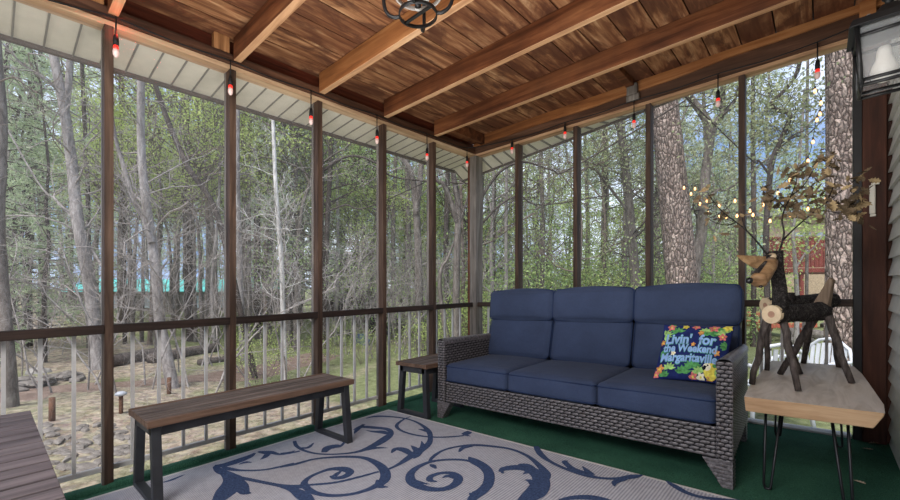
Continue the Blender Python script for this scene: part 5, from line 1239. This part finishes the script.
p, T = frame_at(364, 14.5, -.2); b = thing('lean_to_shed', 'low shed with a sloping grey roof beside the fourth post', 'shed', p)
m = MB(False); m.hexa([T(-.8, 0, .05), T(1.0, 0, 1.0), T(1.0, 1.8, 1.0), T(-.8, 1.8, .05)], [T(-.8, 0, .13), T(1.0, 0, 1.09), T(1.0, 1.8, 1.09), T(-.8, 1.8, .13)]); m.build('roof', M['roofgrey'], b)
m = MB(False); bx(m, T, .1, .95, .15, 1.6, p.z-.2, .42); m.build('wall', M['cabin'], b)
p = gd(362, 12.5); tp = MB(False); rock(p, .3, .22, .22, .2, 301, M_plain('blue_tarp', (70, 92, 140), .6), 'blue tarp bundle on the ground under the low grey shed', None, 'tarp_bundle')['category'] = 'tarp'
# red deck and house at the right
p, T = frame_at(795, 20, -.12); b = thing('red_deck', 'raised red-brown deck with a board fence behind the reindeer', 'deck', p)
for k in range(26):
    m = MB(False); u = -1.4+.19*k; bx(m, T, u, u+.165, 0, .04, 2.15, 3.55); m.build('fence_board', M['red'], b)
m = MB(False); bx(m, T, -1.5, 3.6, -.04, .1, 3.55, 3.64); bx(m, T, -1.5, 3.6, 0, 2.6, 1.92, 2.12); m.build('deck_frame', M['red'], b)
for u in (-1.4, .3, 2.0, 3.4):
    m = MB(False); bx(m, T, u, u+.16, .1, .26, p.z-.3, 1.93); m.build('post', M['red'], b)
p, T = frame_at(790, 23, -.12); b = thing('tan_house', 'tan house wall with windows behind the red deck', 'house', p)
m = MB(False); bx(m, T, -2.6, 4.2, .3, 3.5, p.z-.4, 5.2); m.build('wall', M['tanwall'], b)
for u in (.4, 1.5, 2.6): m = MB(False); bx(m, T, u, u+.8, .22, .3, 2.6, 4.3); m.build('window', M['win'], b)
m = MB(False); bx(m, T, -1.9, -1.0, .22, .3, 2.2, 4.2); m.build('door', M_plain('pale_teal_door', (140, 178, 172), .6), b)
m = MB(False); bx(m, T, -3.0, 4.6, -.2, 4.0, 5.2, 5.4); m.build('roof', M['roofgrey'], b)
# picnic tables
M['redwood'] = M_plain('orange_red_planks', (186, 104, 80), .8, .1, 0, .12)
def picnic(px, dep, turn, label):
    p, T = frame_at(px, dep, turn); b = thing('picnic_table', label, 'picnic table', p); z = p.z
    for k in range(5):
        m = MB(False); bx(m, T, -.95, .95, -.38+.155*k, -.24+.155*k, z+.68, z+.78); m.build('top_plank', M['redwood'], b)
    for v in (-.78, .55):
        m = MB(False); bx(m, T, -.95, .95, v, v+.25, z+.36, z+.48); m.build('bench_plank', M['redwood'], b)
    for u in (-.7, .66):
        for s in (-1, 1):
            m = MB(False); m.hexa([T(u, s*.62-.05, z-.05), T(u+.05, s*.62-.05, z-.05), T(u+.05, s*.62+.05, z-.05), T(u, s*.62+.05, z-.05)], [T(u, s*.22-.05, z+.72), T(u+.05, s*.22-.05, z+.72), T(u+.05, s*.22+.05, z+.72), T(u, s*.22+.05, z+.72)]); m.build('leg', M['redwood'], b)
        m = MB(False); bx(m, T, u, u+.04, -.78, .8, z+.36, z+.42); m.build('brace', M['redwood'], b)
picnic(766, 13, .15, 'orange red picnic table left of the log reindeer'); picnic(799, 16, -.2, 'orange red picnic table farther back behind the reindeer legs')
# white plastic garden chairs
M['plastic'] = M_plain('white_plastic', (204, 206, 211), .4, .4, 0, .03)
def chair(px, dep, turn, label):
    p, T = frame_at(px, dep, turn); b = thing('garden_chair', label, 'chair', p); z = p.z
    m = MB(False)
    bx(m, T, -.24, .24, -.24, .22, z+.40, z+.425); m.build('seat', M['plastic'], b, bevel=.01)
    m = MB(False); arch = [(-.26, .42), (-.27, .62), (-.22, .80), (-.11, .89), (0, .915), (.11, .89), (.22, .80), (.27, .62), (.26, .42)]
    m.tube([Vector(T(u, .24+.14*(zz-.4), z+zz)) for u, zz in arch], .02, 8)
    for k in range(7):
        u = -.18+.06*k; zt = .86-.9*u*u*1.6; m.hexa([T(u-.02, .235, z+.43), T(u+.02, .235, z+.43), T(u+.02, .25, z+.43), T(u-.02, .25, z+.43)], [T(u-.02, .235+.14*(zt-.4), z+zt), T(u+.02, .235+.14*(zt-.4), z+zt), T(u+.02, .25+.14*(zt-.4), z+zt), T(u-.02, .25+.14*(zt-.4), z+zt)])
    m.build('backrest', M['plastic'], b)
    for s in (-1, 1):
        m = MB(False); m.tube(catmull([Vector(T(s*.27, .27, z+.66)), Vector(T(s*.31, .05, z+.66)), Vector(T(s*.31, -.2, z+.655)), Vector(T(s*.30, -.27, z+.60)), Vector(T(s*.28, -.25, z+.42))], 4), .022, 8); m.build('armrest', M['plastic'], b)
        for v, q in ((-.24, -.3), (.24, .32)):
            m = MB(False); m.tube([Vector(T(s*.25, v, z+.42)), Vector(T(s*.29, q, z-.02))], [.028, .02], 8); m.build('leg', M['plastic'], b)
chair(768, 4.75, 2.9, 'white plastic garden chair outside behind the sofa end of the slab table'); chair(812, 5.2, -1.3, 'white plastic garden chair outside, seen sideways behind the reindeer\'s rear legs')
# ---------------------------------------------------------------- string lights in the yard
ys_ = thing('yard_string_lights', 'string of warm glowing bulbs hung between the trees outside the right bays', 'string lights', far(790, 178, 5.6))
def strand(bl, dep0, dep1):
    q = [far(px, py, lerp(dep0, dep1, i/(len(bl)-1))) for i, (px, py) in enumerate(bl)]
    m = MB(False); m.tube(catmull([v+Vector((0, 0, .05)) for v in q], 4), .004, 5, 0, False); m.build('cord', M['black_rubber'], ys_)
    for v in q:
        m = MB(False); m.lathe(v, [(.012, .05), (.013, .02), (.012, .015)], 8); s_ = m.build('socket', M['black_rubber'], ys_)
        m = MB(False); m.lathe(v, [(.008, .015), (.015, -.01), (.017, -.025), (.011, -.038), (0, -.043)], 10); m.build('bulb', M['warm_bulb'], s_)
strand([(817, 72), (815, 90), (821, 102), (820, 113), (817, 119), (813, 141), (808, 160), (790, 179), (778, 192), (763, 204), (750, 210)], 5.4, 6.2)
strand([(684, 187), (691, 193), (700, 203), (708, 212), (719, 216), (726, 216), (737, 215), (753, 214), (770, 220), (790, 214), (808, 208), (826, 198)], 7.0, 5.6)
strand([(695, 188), (707, 200), (719, 205), (735, 200)], 7.0, 6.2)
